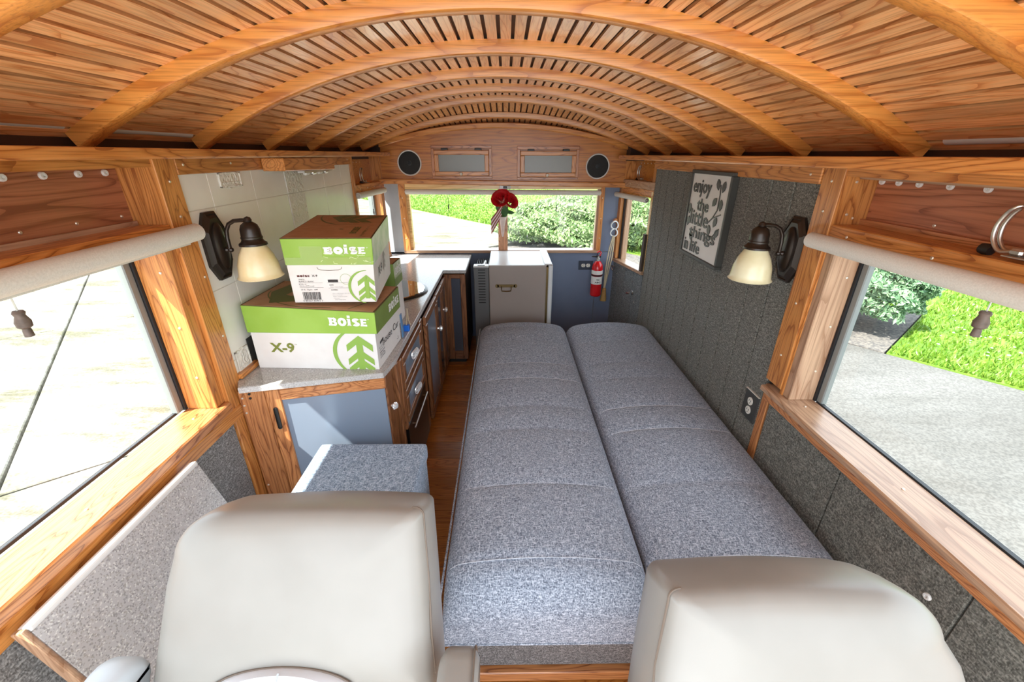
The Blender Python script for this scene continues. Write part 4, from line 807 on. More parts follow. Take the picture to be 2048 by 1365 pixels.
# ================================================================== REAR BULKHEAD FITTINGS
for lab, cx, cz in (('round black flush speaker at the left end of the oak bulkhead', -0.698, 1.443), ('round black flush speaker at the right end of the oak bulkhead', 0.667, 1.422)):
    t = thing('speaker', lab, 'speaker', (cx, 3.30, cz))
    MB().lathe([(0.081,0.0),(0.086,0.0),(0.087,0.006),(0.083,0.010),(0.078,0.008),(0.078,0.0)], (cx,3.30,cz), (0,-1,0), 40, False).build('rim', SILVER, t, smooth=True)
    MB().lathe([(0.0001,0.006),(0.03,0.008),(0.06,0.008),(0.079,0.006),(0.079,0.0),(0.0001,0.0)], (cx,3.30,cz), (0,-1,0), 40, False).build('grille', GRILL, t, smooth=True)
    MB().lathe([(0.013,0.008),(0.014,0.011),(0.016,0.008)], (cx,3.30,cz), (0,-1,0), 20, False).build('dust_cap', FRGREY, t, smooth=True); MB().lathe([(0.0001,0.009),(0.012,0.009),(0.0001,0.0092)], (cx,3.30,cz), (0,-1,0), 16, False).build('badge', BLACKG, t)
for lab, x0, x1, z0, z1 in (('oak-framed frosted glass cupboard in the bulkhead, left of the pair', -0.538, -0.102, 1.338, 1.560), ('oak-framed frosted glass cupboard in the bulkhead, right of the pair', 0.080, 0.527, 1.331, 1.555)):
    t = thing('wall_cupboard', lab, 'cabinet', ((x0+x1)/2, 3.30, z0)); yb_ = 3.30
    f = 0.022
    for q, m in (((x0,x1,z1-f,z1),'x'),((x0,x1,z0,z0+f*.8),'x'),((x0,x0+f,z0+f*.8,z1-f),'z'),((x1-f,x1,z0+f*.8,z1-f),'z')): MB().box(q[0],q[1],yb_-0.014,yb_,q[2],q[3],0.002).build('outer_frame', CABL[m], t)
    a0,a1,b0,b1 = x0+0.024, x1-0.022, z0+0.020, z1-0.032
    d = MB().box(a0+0.02,a1-0.02,yb_-0.020,yb_-0.014,b0+0.02,b1-0.02).build('door', FROSTG, t); w = 0.030
    for q, m in (((a0,a1,b1-w,b1),'x'),((a0,a1,b0,b0+w*.95),'x'),((a0,a0+w,b0+w*.95,b1-w),'z'),((a1-w,a1,b0+w*.95,b1-w),'z')):
        o = MB().box(q[0],q[1],yb_-0.034,yb_-0.010,q[2],q[3],0.004,2).build('door_frame', OAK[m], None); o.parent = d
    for xx in (a0+0.075, a1-0.075): MB().box(xx-0.024,xx+0.024,yb_-0.026,yb_-0.012,b1-0.002,b1+0.014,0.003).build('hinge', BLACK, t)
    mb = MB(); mb.lathe([(0.0001,0),(0.011,0),(0.012,0.004),(0.009,0.012),(0.004,0.015),(0.0001,0.013)], ((x0+x1)/2-0.005, yb_-0.034, b0+0.013), (0,-1,0), 14, False); o = mb.build('knob', CREAM, None, smooth=True); o.parent = d
# roller shade of the rear window
ACORN = noisy('pull_wood', (0.10,0.075,0.06), (0.16,0.12,0.10), 60, 0.5)
def blind(label, a, b, rad, cords, mat=LINEN, drop=None, dn=None):
    a, b = Vector(a), Vector(b); t = thing('roller_shade', label, 'blind', (a+b)/2); d = (b-a).normalized()
    MB().lathe([(0.0001,0),(rad*.9,0),(rad,0.002),(rad,(b-a).length-0.002),(rad*.9,(b-a).length),(0.0001,(b-a).length)], a, d, 20, False).build('roll', mat, t, smooth=True)
    for e, s in ((a,-1),(b,1)): MB().lathe([(0.0001,0),(rad*.62,0),(rad*.62,0.006),(0.0035,0.006),(0.0035,0.014),(0.0001,0.014)], e, d*s, 12, False).build('end_cap', STEEL, t, smooth=True)
    if drop:
        o_ = Vector(dn)*rad*0.93
        MB().hexa([a+o_+d*.01, b+o_-d*.01, b+o_-d*.01+Vector(dn)*.002, a+o_+d*.01+Vector(dn)*.002, a+o_+d*.01+Vector((0,0,-drop)), b+o_-d*.01+Vector((0,0,-drop)), b+o_-d*.01+Vector((0,0,-drop))+Vector(dn)*.002, a+o_+d*.01+Vector((0,0,-drop))+Vector(dn)*.002]).build('hem', mat, t)
    for top, ln, kind in cords:
        top = Vector(top); k = 1.0
        MB().tube([top, top+Vector((0,0,-ln))], 0.0012 if kind == 'small' else 0.0016, 5).build('cord', BLACK if kind == 'small' else PIPE, t)
        q = top+Vector((0,0,-ln)); s = 0.38 if kind == 'small' else 1.0
        MB().lathe([(0.0001,0),(0.008*s,0),(0.010*s,-0.004),(0.008*s,-0.010),(0.0125*s,-0.022),(0.0115*s,-0.032),(0.006*s,-0.036),(0.007*s,-0.040),(0.0075*s,-0.052),(0.0001,-0.053)], q, seg=12, caps=False).build('pull', BLACK if kind == 'small' else ACORN, t, smooth=True)
    return t
blind('long rolled cream shade across the top of the rear window', (-0.768,3.345,1.243), (0.722,3.345,1.236), 0.019, [((-0.442,3.352,1.228),0.075,'small'),((0.385,3.352,1.222),0.075,'small')])
MB_ = thing('window_latch', 'small white latch on the head board above the red roses', 'latch', (-0.01, 3.325, 1.29))
mb = MB(); mb.box(-0.05, 0.035, 3.318, 3.330, 1.264, 1.290, 0.005, 2); mb.build('plate', FRWHITE, MB_); MB().box(-0.022, 0.008, 3.308, 3.319, 1.269, 1.284, 0.003).build('catch', BLACK, MB_)
MB().lathe([(0.0001,0),(0.008,0),(0.008,0.008),(0.0001,0.010)], (0.022,3.319,1.277), (0,-1,0), 10, False).build('button', STEEL, MB_)
# bud vase, roses, flag
vx, vy = -0.028, 3.305
t = thing('bud_vase', 'slim pink-tinted glass bud vase fixed to the rear window mullion', 'vase', (vx, vy, 0.92))
MB().lathe([(0.0001,0.0),(0.006,0.002),(0.012,0.03),(0.016,0.08),(0.024,0.125),(0.034,0.152),(0.031,0.153),(0.021,0.124),(0.0001,0.08)], (vx,vy,0.915), seg=18, caps=False).build('body', noisy('vase_glass', (0.66,0.50,0.44), (0.78,0.64,0.58), 20, 0.15), t, smooth=True)
MB().box(vx-0.006, vx+0.006, vy+0.012, 3.336, 0.99, 1.01).build('bracket', STEEL, t)
def rose(label, c, s, tilt, base):
    t = thing('rose', label, 'flower', base); c = Vector(c); ax = Vector(tilt).normalized()
    h = Vector((1,0,0)); u = (h-ax*h.dot(ax)).normalized(); w = ax.cross(u); rg_ = random.Random(int(s*1e4))
    for layer, (n_, rr, hh, op) in enumerate(((3,0.22,0.62,0.10),(5,0.5,0.60,0.30),(6,0.85,0.50,0.62),(7,1.1,0.34,1.0))):
        for k in range(n_):
            a = k*2*PI/n_+layer*0.5+rg_.uniform(-.15,.15); P_ = []
            for i in range(4):
                v_ = i/3; row = []
                for j in range(5):
                    b_ = a+(j/4-0.5)*(2*PI/n_)*1.35; r_ = s*rr*(0.45+0.55*v_**.7)*(1+0.25*op*v_**3)-(s*0.03 if j in (0,4) else 0); z_ = s*(-0.45+v_*(hh+0.38)-0.22*op*v_**4)+rg_.uniform(-.01,.01)*s
                    row.append(c+(u*math.cos(b_)+w*math.sin(b_))*r_+ax*z_)
                P_.append(row)
            mb = MB(); V_ = [[mb.v(q) for q in row] for row in P_]
            for i in range(3):
                for j in range(4): mb.f((V_[i][j],V_[i][j+1],V_[i+1][j+1],V_[i+1][j]))
            mb.build('petal', ROSE, t, smooth=True)
    mb = MB(); mb.lathe([(0.0001,-s*.45),(s*.30,-s*.3),(s*.36,0),(s*.24,s*.16),(0.0001,s*.22)], c, ax, 12, False); mb.build('bud', ROSE, t, smooth=True)
    b0 = Vector(base)+Vector((0,0,0.12)); e = c-ax*s*0.45
    MB().tube([b0, b0.lerp(e,0.5)+Vector((0,-0.004,0.0)), e], 0.0035, 6).build('stem', LEAFD, t, smooth=True)
    return t
def leaf(par, a, d, L, wd):
    a = Vector(a); d = Vector(d).normalized(); sd = d.cross(Vector((0,1,0.2))).normalized(); mb = MB(); V_ = []
    for i in range(6):
        v_ = i/5; ww = wd*math.sin(PI*min(v_*0.9+0.08,1)); cc_ = a+d*L*v_+Vector((0,-0.01*math.sin(PI*v_),-0.012*v_*v_)); V_.append([mb.v(cc_-sd*ww), mb.v(cc_+Vector((0,-0.003,0))), mb.v(cc_+sd*ww)])
    for p0, p1 in zip(V_, V_[1:]): mb.f((p0[0],p0[1],p1[1],p1[0])); mb.f((p0[1],p0[2],p1[2],p1[1]))
    mb.build('leaf', LEAFD, par, smooth=True)
r1 = rose('large full red rose on the left in the bud vase', (-0.040,3.270,1.205), 0.056, (-0.22,-0.68,0.60), (vx-0.004, vy, 0.94))
r2 = rose('red rose tilted to the right in the bud vase', (0.038,3.264,1.186), 0.045, (0.48,-0.62,0.42), (vx+0.004, vy, 0.94))
for a, d, L, wd in (((-0.035,3.30,1.07),(-0.15,-0.2,1),0.10,0.020),((-0.02,3.295,1.06),(0.1,-0.3,1),0.11,0.024),((-0.045,3.30,1.08),(-0.4,-0.1,1),0.10,0.012)): leaf(r1, a, d, L, wd)
for a, d, L, wd in (((0.0,3.295,1.10),(1,-0.2,0.15),0.065,0.016),((-0.015,3.29,1.06),(0.25,-0.2,1),0.10,0.02)): leaf(r2, a, d, L, wd)
t = thing('small_flag', 'tiny red and white striped flag drooping from the bud vase', 'flag', (vx-0.02, vy-0.01, 1.07))
MB().tube([(vx-0.012,vy-0.008,1.05),(vx-0.002,vy-0.018,1.175)], 0.0018, 6).build('stick', ROPE, t)
for k in range(7):
    mb = MB(); V_ = []
    for i in range(9):
        v_ = i/8; x = vx+0.0-0.088*v_**0.9; z = 1.172-0.022*k*(0.55+0.3*v_)-0.118*v_**0.8*(1-0.12*k/7); yv = vy-0.024-0.006*math.sin(v_*7+k*.5); V_.append((mb.v((x,yv,z)), mb.v((x,yv-0.001,z-0.022*(0.55+0.3*v_))))) 
    for p0, p1 in zip(V_, V_[1:]): mb.f((p0[0],p1[0],p1[1],p0[1]))
    mb.build('stripe', FLAGR if k % 2 == 0 else FLAGW, t, smooth=True)

# ---- rear right corner: outlet, extinguisher, rope
def outlet(label, xf, horiz, w, h, pm):
    t = thing('outlet', label, 'outlet', xf.translation)
    MB(xf).box(-w/2, w/2, -0.005, 0.0, -h/2, h/2, 0.0015).build('plate', pm, t)
    if not horiz: MB(xf).box(-w/2, w/2, -0.0065, 0.0, h/2-0.0015, h/2+0.001).build('plate_glint', CREAM, t)  # cream strip put on as the glint along the plate's top edge
    for s in (-1, 1):
        c = (s*0.020, 0.0) if horiz else (0.0, s*0.020)
        pts = [(c[0]+0.0165*math.cos(a)*(1 if horiz else .95), -0.005, c[1]+max(min(0.0165*math.sin(a), 0.0135), -0.0135) if horiz else c[1]+0.0165*math.sin(a)) for a in np.linspace(0, 2*PI, 21)[:-1]]
        rcp = MB(xf).prism(pts, (0,-0.003,0)).build('receptacle', CREAM, t)
        mb = MB(xf)
        for dx_, dz_ in ((-0.006,0.003),(0.006,0.003)):
            a, b = ((dx_, dz_) if not horiz else (dz_, dx_)); ww, hh = ((0.0011,0.0042) if not horiz else (0.0042,0.0011)); mb.box(c[0]+a-ww, c[0]+a+ww, -0.0086, -0.008, c[1]+b-hh, c[1]+b+hh)
        mb.lathe([(0.0001,0),(0.0026,0),(0.0001,0.0005)], (c[0]+(0 if not horiz else -0.008), -0.0081, c[1]+(-0.008 if not horiz else 0)), (0,-1,0), 8, False)
        o = mb.build('socket_slot', BLACK, None); o.parent = rcp
outlet('wall outlet with two round receptacles on dark plate beside extinguisher', Matrix.Translation((0.645,3.3595,0.676)), True, 0.115, 0.074, NAVY)
outlet('wall outlet with dark plate low on right wall beside the bed', frame((X1,1.405,0.588), (0,-1,0), (1,0,0)), False, 0.090, 0.120, GREYPL)
ex, ey = 0.722, 3.262
t = thing('fire_extinguisher', 'red fire extinguisher hanging in the rear right corner', 'extinguisher', (ex, ey, 0.45))
MB().lathe([(0.0001,0.0),(0.036,0.002),(0.043,0.010),(0.043,0.225),(0.038,0.258),(0.022,0.282),(0.016,0.286),(0.0001,0.288)], (ex,ey,0.448), seg=28, caps=False).build('cylinder', RED, t, smooth=True)
mb = MB(); mb.lathe([(0.0432,0.105),(0.0438,0.105),(0.0438,0.168),(0.0432,0.168)], (ex,ey,0.448), seg=28, caps=False); mb.build('label', INKW, t, smooth=True)
mb = MB(); mb.lathe([(0.0432,0.185),(0.0437,0.185),(0.0437,0.216),(0.0432,0.216)], (ex,ey,0.448), seg=28, caps=False); mb.build('label', INKW, t, smooth=True)
mb = MB(); mb.lathe([(0.0432,0.171),(0.0452,0.171),(0.0452,0.182),(0.0432,0.182)], (ex,ey,0.448), seg=28, caps=False); mb.build('strap', BLACK, t)
FE = Face((ex-0.030,ey-0.0405,0.562), (0.060,0,0), (0,0,0.04)); pr(t, 'label_lettering', INKB, lambda m: (text_into(m, FE, 'ABC', 0.12, 0.05, 0.8, 0.34, 0.03, 0.004), text_into(m, FE, 'FIRE', 0.34, 0.60, 0.4, 0.28, 0.02, 0.004)))
MB().lathe([(0.0001,0),(0.014,0),(0.014,0.02),(0.010,0.024),(0.010,0.038),(0.0001,0.038)], (ex,ey,0.734), seg=14, caps=False).build('valve', STEEL, t, smooth=True)
MB().hexa([(ex-0.052,ey-0.008,0.766),(ex+0.02,ey-0.008,0.760),(ex+0.02,ey+0.008,0.760),(ex-0.052,ey+0.008,0.766),(ex-0.052,ey-0.008,0.774),(ex+0.02,ey-0.008,0.776),(ex+0.02,ey+0.008,0.776),(ex-0.052,ey+0.008,0.774)], 0.003).build('lever', BLACK, t)
MB().tube([(ex+0.012,ey,0.774),(ex+0.02,ey,0.80),(ex+0.004,ey,0.812),(ex-0.012,ey,0.80)], 0.0055, 8).build('safety_pin_ring', RED, t, smooth=True)
MB().box(ex-0.012, ex+0.012, ey+0.042, 3.356, 0.60, 0.66).build('wall_bracket', BLACK, t)
t = thing('tassel_rope', 'cream rope with rings and tan tassel hanging at the rear right corner', 'rope', (0.815, 3.28, 0.42))
mb = MB(); mb.lathe([(0.0001,0),(0.016,0),(0.018,0.012),(0.009,0.03),(0.0001,0.032)], (0.846,3.335,1.035), (-0.3,-1,0), 14, False); mb.build('wood_knob', CABL['z'], t, smooth=True)
for cz, rr in ((1.005, 0.026), (0.948, 0.026)): MB().tube([(0.834+rr*math.cos(a), 3.296+0.006*math.sin(a*2), cz+rr*1.1*math.sin(a)) for a in np.linspace(0, 2*PI, 21)[:-1]], 0.005, 8, True).build('ring', FRWHITE, t, smooth=True)
for k, bx in enumerate((-0.020, -0.004, 0.012)):
    MB().tube([(0.834+bx*.3,3.292,0.922),(0.828+bx*.9,3.285,0.84),(0.820+bx*1.1,3.285,0.74),(0.808+bx*.7,3.287,0.63),(0.797+bx*.2,3.285,0.50)], 0.0048, 7).build('strand', ROPE, t, smooth=True)
MB().lathe([(0.0001,0.0),(0.026,0.0),(0.024,0.03),(0.018,0.07),(0.016,0.085),(0.018,0.095),(0.010,0.108),(0.0001,0.11)], (0.796,3.283,0.400), seg=14, caps=False).build('tassel', TASS, t, smooth=True)

# ---- wall sconces
def sconce(label, xw, yc, zc, sgn, gm):
    """backplate on wall x = xw, arm reaching sgn*x into the room"""
    t = thing('wall_sconce', label, 'lamp', (xw, yc, zc)); s = sgn
    def P3(q, h): return (xw+s*h, yc+q[0], zc+q[1])
    def octo(w, h, c): return [(-w+c,-h),(w-c,-h),(w,-h+c*1.7),(w,h-c*1.7),(w-c,h),(-w+c,h),(-w,h-c*1.7),(-w,-h+c*1.7)]
    R_ = [[P3(q, d) for q in octo(w, h, c)] for w, h, c, d in ((0.056,0.108,0.030,0.0),(0.056,0.108,0.030,0.010),(0.050,0.101,0.028,0.015),(0.048,0.098,0.027,0.012),(0.040,0.088,0.024,0.020))]
    MB().rings(R_).build('backplate', BRONZE, t)
    el = lambda k, d: [P3((0.030*k*math.cos(a), 0.076*k*math.sin(a)), d) for a in np.linspace(0, 2*PI, 29)[:-1]]
    MB().rings([el(1.0,0.018), el(1.0,0.024), el(0.80,0.030), el(0.4,0.033)]).build('boss', BRONZE, t, smooth=True)
    cx = s*0.126; zt = 0.082
    mb = MB(); mb.tube([P3((0,-0.012),0.028), P3((0,-0.012),0.044), P3((0,-0.004),0.047), P3((0,0.025),0.047), P3((0,0.050),0.051), P3((0,0.070),0.063), P3((0,zt-.002),0.082), P3((0,zt),0.105), P3((0,zt),0.126)], 0.0062, 10)
    for h in (0.036, 0.049): mb.lathe([(0.0001,-0.0085),(0.006,-0.006),(0.0085,0),(0.006,0.006),(0.0001,0.0085)], P3((0,-0.012),h), (1,0,0), 12, False)
    mb.lathe([(0.0001,-0.012),(0.009,-0.008),(0.012,0),(0.009,0.008),(0.0001,0.012)], (xw+cx,yc,zc+zt), seg=14, caps=False); mb.build('arm', BRONZE, t, smooth=True)
    MB().lathe([(0.0001,0.075),(0.012,0.073),(0.024,0.064),(0.029,0.050),(0.030,0.028),(0.032,0.026),(0.032,0.021),(0.030,0.020),(0.033,0.012),(0.041,0.006),(0.042,0.0),(0.0001,0.0)], (xw+cx,yc,zc+0.004), seg=24, caps=False).build('socket_cup', BRONZE, t, smooth=True)
    MB().lathe([(0.033,0.006),(0.038,-0.004),(0.051,-0.028),(0.060,-0.056),(0.0635,-0.084),(0.065,-0.094),(0.070,-0.100),(0.068,-0.102),(0.062,-0.094),(0.057,-0.058),(0.048,-0.030),(0.034,-0.004),(0.029,0.004)], (xw+cx,yc,zc+0.0), seg=32, caps=False).build('shade', gm, t, smooth=True)
    MB().lathe([(0.0001,-0.072),(0.012,-0.066),(0.018,-0.05),(0.014,-0.026),(0.010,0.0),(0.0001,0.0)], (xw+cx,yc,zc+0.002), seg=14, caps=False).build('bulb', CREAM, t, smooth=True)
sconce('bronze wall sconce with amber glass bell shade on the cream tile wall', X0+0.0005, 1.384, 1.226, 1, AMBERGL)
sconce('bronze wall sconce with pale cream glass bell shade on the grey tweed wall', X1-0.0005, 1.405, 1.207, -1, PALEGL)

# ---- wall art
AX = 0.940
t = thing('wall_art', 'silver metal sign about little things in a black frame on right wall', 'picture', (X1-0.01, 2.06, 1.22))
y0, y1, z0, z1 = 1.845, 2.262, 1.022, 1.433
for q in ((y0,y1,z0,z0+0.016),(y0,y1,z1-0.016,z1),(y0,y0+0.014,z0+0.016,z1-0.016),(y1-0.014,y1,z0+0.016,z1-0.016)): MB().box(AX-0.002, X1-0.001, *q, 0.002).build('frame', PEWTER, t)
MB().box(AX+0.006, X1-0.002, y0+0.014, y1-0.014, z0+0.016, z1-0.016).build('plate', SILVER, t)
FA = Face((AX+0.006, y1-0.014, z0+0.016), (0,-(y1-y0-0.028),0), (0,0,z1-z0-0.032), 0.0025)
def raised(nm, fn, mat=PEWTER):
    mb = MB(); fn(mb); bm = mb.bm
    o = mb.build(nm, mat, t); sm = o.modifiers.new('thick', 'SOLIDIFY'); sm.thickness = 0.003; sm.offset = 0
for wd_, a, b, w, h in (('enjoy',0.06,0.72,0.50,0.21),('the',0.25,0.56,0.32,0.15),('little',0.10,0.375,0.52,0.19),('things',0.14,0.17,0.74,0.19),('in',0.05,0.03,0.12,0.15),('life',0.24,0.03,0.29,0.15)):
    raised('lettering', lambda m: text_into(m, FA, wd_, a, b, w, h, 0.012))
def leafshape(m, cx, cy, L, w, ang):
    c, s = math.cos(ang), math.sin(ang); FA.poly(m, [(cx+c*q*L-s*v_*w, cy+s*q*L+c*v_*w) for q, v_ in ((-.5,0),(-.2,.4),(.1,.5),(.35,.3),(.5,0),(.35,-.3),(.1,-.5),(-.2,-.4))])
for cx, cy, ang in ((0.72,0.90,1.9),(0.86,0.88,1.3),(0.70,0.70,0.9),(0.86,0.68,1.6),(0.80,0.48,1.2),(0.68,0.37,1.8),(0.88,0.36,1.0),(0.05,0.56,1.6),(0.06,0.40,1.4),(0.22,0.22,2.2)):
    raised('leaf', lambda m: leafshape(m, cx, cy, 0.13, 0.085, ang))
raised('branch', lambda m: (FA.stroke(m, [(0.62,0.45),(0.72,0.52),(0.80,0.62),(0.80,0.80),(0.78,0.9)], 0.012), FA.stroke(m, [(0.72,0.52),(0.90,0.58)], 0.010), FA.stroke(m, [(0.55,0.32),(0.78,0.30),(0.92,0.42)], 0.010)))

# ---- side window shades
blind('long rolled cream shade over the left side window', (-0.905,YF,1.278), (-0.905,1.262,1.292), 0.024, [((-0.93,0.762,1.262),0.035,'wood')], drop=0.035, dn=(-1,0,0))
blind('long rolled cream shade over the right side window', (0.905,YF,1.276), (0.905,1.248,1.270), 0.022, [((0.925,0.748,1.26),0.035,'wood')], drop=0.018, dn=(1,0,0))
blind('short rolled cream shade over the small left rear window', XF4 @ Vector((-0.012,-0.024,1.262)), XF4 @ Vector((0.47,-0.024,1.262)), 0.019, [(XF4 @ Vector((0.25,-0.01,1.245)),0.09,'small')])
blind('short rolled cream shade over the rear right door window', XFD @ Vector((0.02,-0.030,1.222)), XFD @ Vector((0.47,-0.030,1.226)), 0.018, [(XFD @ Vector((0.30,0.03,1.2)),0.10,'small')])

# ---- window hold-open hooks in the pockets
def smooth(P_, n=6):
    P_ = [Vector(q) for q in P_]; out = []
    for i in range(len(P_)-1):
        a, b, c, d = P_[max(i-1,0)], P_[i], P_[i+1], P_[min(i+2,len(P_)-1)]
        for k in range(n):
            t_ = k/n; out.append(0.5*((2*b)+(c-a)*t_+(2*a-5*b+4*c-d)*t_*t_+(3*b-a-3*c+d)*t_**3))
    return out+[P_[-1]]
def latch(label, xf, s=1.0):
    t = thing('hook_latch', label, 'latch', xf.translation)
    mb = MB(xf); pth = [(0.0,0.0,0.012),(0.03*s,0,0.008*s),(0.052*s,0,0.030*s),(0.058*s,0,0.060*s),(0.050*s,0,0.088*s),(0.038*s,0,0.105*s)]
    L = [(x, -0.008*s, z) for x, _, z in pth]; R_ = [(x, 0.008*s, z) for x, _, z in pth]
    mb.tube(smooth(L+[(0.032*s,0,0.110*s)]+R_[::-1]), 0.0046*s, 10); mb.build('hook', STEEL, t, smooth=True)
    MB(xf).box(-0.05*s, 0.012*s, -0.022*s, 0.022*s, 0.0, 0.004*s, 0.001).build('base', STEEL, t); MB(xf).box(-0.02*s, 0.008*s, -0.014*s, 0.014*s, 0.004*s, 0.020*s, 0.004).build('hinge', STEEL, t)
    MB(xf).lathe([(0.0001,0),(0.012*s,0),(0.014*s,0.010*s),(0.012*s,0.024*s),(0.0001,0.026*s)], (0.052*s,0,0.004*s), (1,0,0.1), 12, False).build('stop', BLACK, t, smooth=True)
latch('bent steel window hook in the pocket above the right side window', frame((0.992,0.800,1.318), (0,1,0), (-1,0,0)), 0.85)
latch('small bent steel hook in the pocket above the small left window', XF4 @ frame((0.27,0.035,1.322), (-1,0,0), (0,-1,0)), 0.85)
latch('small bent steel hook in the pocket above the rear right door', XFD @ frame((0.24,0.035,1.335), (1,0,0), (0,-1,0)), 0.85)
t = thing('pocket_bracket', 'flat steel bracket lying in the pocket above the left window', 'bracket', (-1.0, 0.62, 1.32)); MB().box(-1.02, -0.955, 0.60, 0.66, 1.3182, 1.324, 0.002).build('strap', STEEL, t)

# ================================================================== BED, OTTOMAN, SEATS
bed = thing('futon_bed', 'grey-blue tweed futon laid flat as a bed along the right wall', 'bed', (0.4, 1.7, FZ))
SEAM = [2.53, 2.31, 2.02, 1.85, 1.59, 1.42, 1.11, 0.82]
def cushion(x0, x1, y0, y1, zt, zb, nm):
    nu, nv = 40, 150; V_ = []; mb = MB(); w = x1-x0
    rx, ry = 0.055, 0.13
    def prof(d, r_): return 0 if d >= r_ else r_-math.sqrt(max(r_*r_-(r_-d)**2, 0))
    us = sorted(set([0,0.004,0.012,0.025,0.045,0.07,0.1]+[0.1+0.8*i/26 for i in range(27)]+[1-q for q in (0,0.004,0.012,0.025,0.045,0.07,0.1)]))
    ys = [y0+q for q in (0,0.001,0.003,0.007,0.013,0.02,0.028,0.038,0.05,0.065)]+list(np.linspace(y0+0.08,y1-0.08,150))+[y1-q for q in (0.065,0.05,0.038,0.028,0.02,0.013,0.007,0.003,0.001,0)]
    for yv in ys:
        row = []
        for u in us:
            x = x0+w*u; d = min(u, 1-u)*w; dy = min(yv-y0, y1-yv)
            z = zt+0.040*(1-(2*u-1)**2)**0.8 - prof(d, rx)*1.0 - prof(dy, ry)
            g = sum(math.exp(-((yv-s)/0.007)**2) for s in SEAM); puff = min(abs(yv-s) for s in SEAM); z += (-0.005*g+0.005*min(puff/0.08, 1))*min(d/0.08, 1)
            row.append(mb.v((x, yv, z)))
        V_.append(row)
    for a, b in zip(V_, V_[1:]):
        for i in range(len(us)-1): mb.f((a[i], a[i+1], b[i+1], b[i]))
    loop = V_[0]+[r_[-1] for r_ in V_[1:]]+V_[-1][-2::-1]+[r_[0] for r_ in V_[-2:0:-1]]
    low = [mb.v((v_.co.x, v_.co.y, zb)) for v_ in loop]
    for i in range(len(loop)): j = (i+1) % len(loop); mb.f((loop[i], low[i], low[j], loop[j]))
    mb.f(low)
    o = mb.build(nm, BEDF, bed, smooth=True)
    for nm2, zz in (('piping', zb+0.004),):
        mb = MB(); mb.tube([(x0-0.001,y0-0.001,zz),(x1+0.001,y0-0.001,zz),(x1+0.001,y1,zz),(x0-0.001,y1,zz)], 0.0035, 6, True); c = mb.build(nm2, BEDF, None); c.parent = o
    for s in SEAM:
        mb = MB(); P_ = []
        for i in range(25):
            u = 0.03+0.94*i/24; d = min(u, 1-u)*w; P_.append((x0+w*u, s, zt+0.040*(1-(2*u-1)**2)**0.8-prof(d, rx)-0.0045*min(d/0.08, 1)+0.0007))
        mb.tube(P_, 0.0011, 4); c = mb.build('seam', SEAMM, None); c.parent = o
    return o
SEAMM = simple('seam_thread', (0.62,0.66,0.72), 0.9)
cushion(-0.180, 0.3985, 0.722, 2.70, 0.436, 0.245, 'cushion'); cushion(0.4015, 0.962, 0.722, 2.69, 0.436, 0.245, 'cushion')
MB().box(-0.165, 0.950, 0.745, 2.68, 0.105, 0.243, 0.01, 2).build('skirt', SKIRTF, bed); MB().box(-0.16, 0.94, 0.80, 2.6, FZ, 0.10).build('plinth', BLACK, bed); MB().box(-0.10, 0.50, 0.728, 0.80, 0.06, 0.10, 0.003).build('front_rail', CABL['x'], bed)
MB().tube([(-0.183,0.75,0.405),(-0.184,1.7,0.407),(-0.183,2.66,0.405)], 0.0035, 6).build('piping', BEDF, bed)
# ottoman
t = thing('ottoman', 'blue-grey tweed cube ottoman in front of the corner cabinet', 'ottoman', (-0.52, 1.07, FZ))
ox0, ox1, oy0, oy1, oz = -0.678, -0.300, 0.865, 1.255, 0.530
MB().box(ox0, ox1, oy0, oy1, FZ+0.02, oz-0.065, 0.012, 2).build('body', OTTF, t, smooth=True)
o = MB().box(ox0-0.006, ox1+0.006, oy0-0.006, oy1+0.006, oz-0.064, oz, 0.016, 3).build('lid', OTTF, t, smooth=True)
for zz, i_ in ((oz-0.006, -0.001), (oz-0.062, 0.004)):
    mb = MB(); mb.tube([(ox0+0.004-i_,oy0+0.004-i_,zz),(ox1-0.004+i_,oy0+0.004-i_,zz),(ox1-0.004+i_,oy1-0.004+i_,zz),(ox0+0.004-i_,oy1-0.004+i_,zz)], 0.004, 6, True); c = mb.build('piping', OTTF, None); c.parent = o
for x in (ox0+.04, ox1-.04):
    for yv in (oy0+.04, oy1-.04): MB().lathe([(0.0001,0),(0.018,0),(0.018,0.021),(0.0001,0.021)], (x,yv,FZ), seg=12, caps=False).build('foot', BLACK, t)
# table top leaning on the left wall
t = thing('table_top', 'speckled grey laminate table top leaning against the left wall under window', 'table', (-0.85, 0.75, FZ))
a, b = Vector((-0.918,0.505,0.683)), Vector((-0.918,0.972,0.683)); dn_ = Vector((0.185,0.0,-0.63)).normalized(); nn = Vector((dn_.z,0,-dn_.x))*-1
ln = 0.648; nrm = Vector((0.63,0,0.185)).normalized()
def slabp(a, b, l0, l1, t0, t1): return [a+dn_*l0+nrm*t0, b+dn_*l0+nrm*t0, b+dn_*l1+nrm*t0, a+dn_*l1+nrm*t0, a+dn_*l0+nrm*t1, b+dn_*l0+nrm*t1, b+dn_*l1+nrm*t1, a+dn_*l1+nrm*t1]
MB().hexa(slabp(a, b, 0.010, ln, 0.0, 0.024), 0.002).build('panel', LAM, t)
MB().hexa(slabp(a, b, -0.004, 0.010, -0.001, 0.025), 0.005, 2).build('edge_band', WHITEEDGE, t)
e1 = Vector((0,-0.010,0)); MB().hexa(slabp(a+e1, a, -0.004, ln, -0.001, 0.025), 0.003, 2).build('edge_band', SILLW['z'], t)

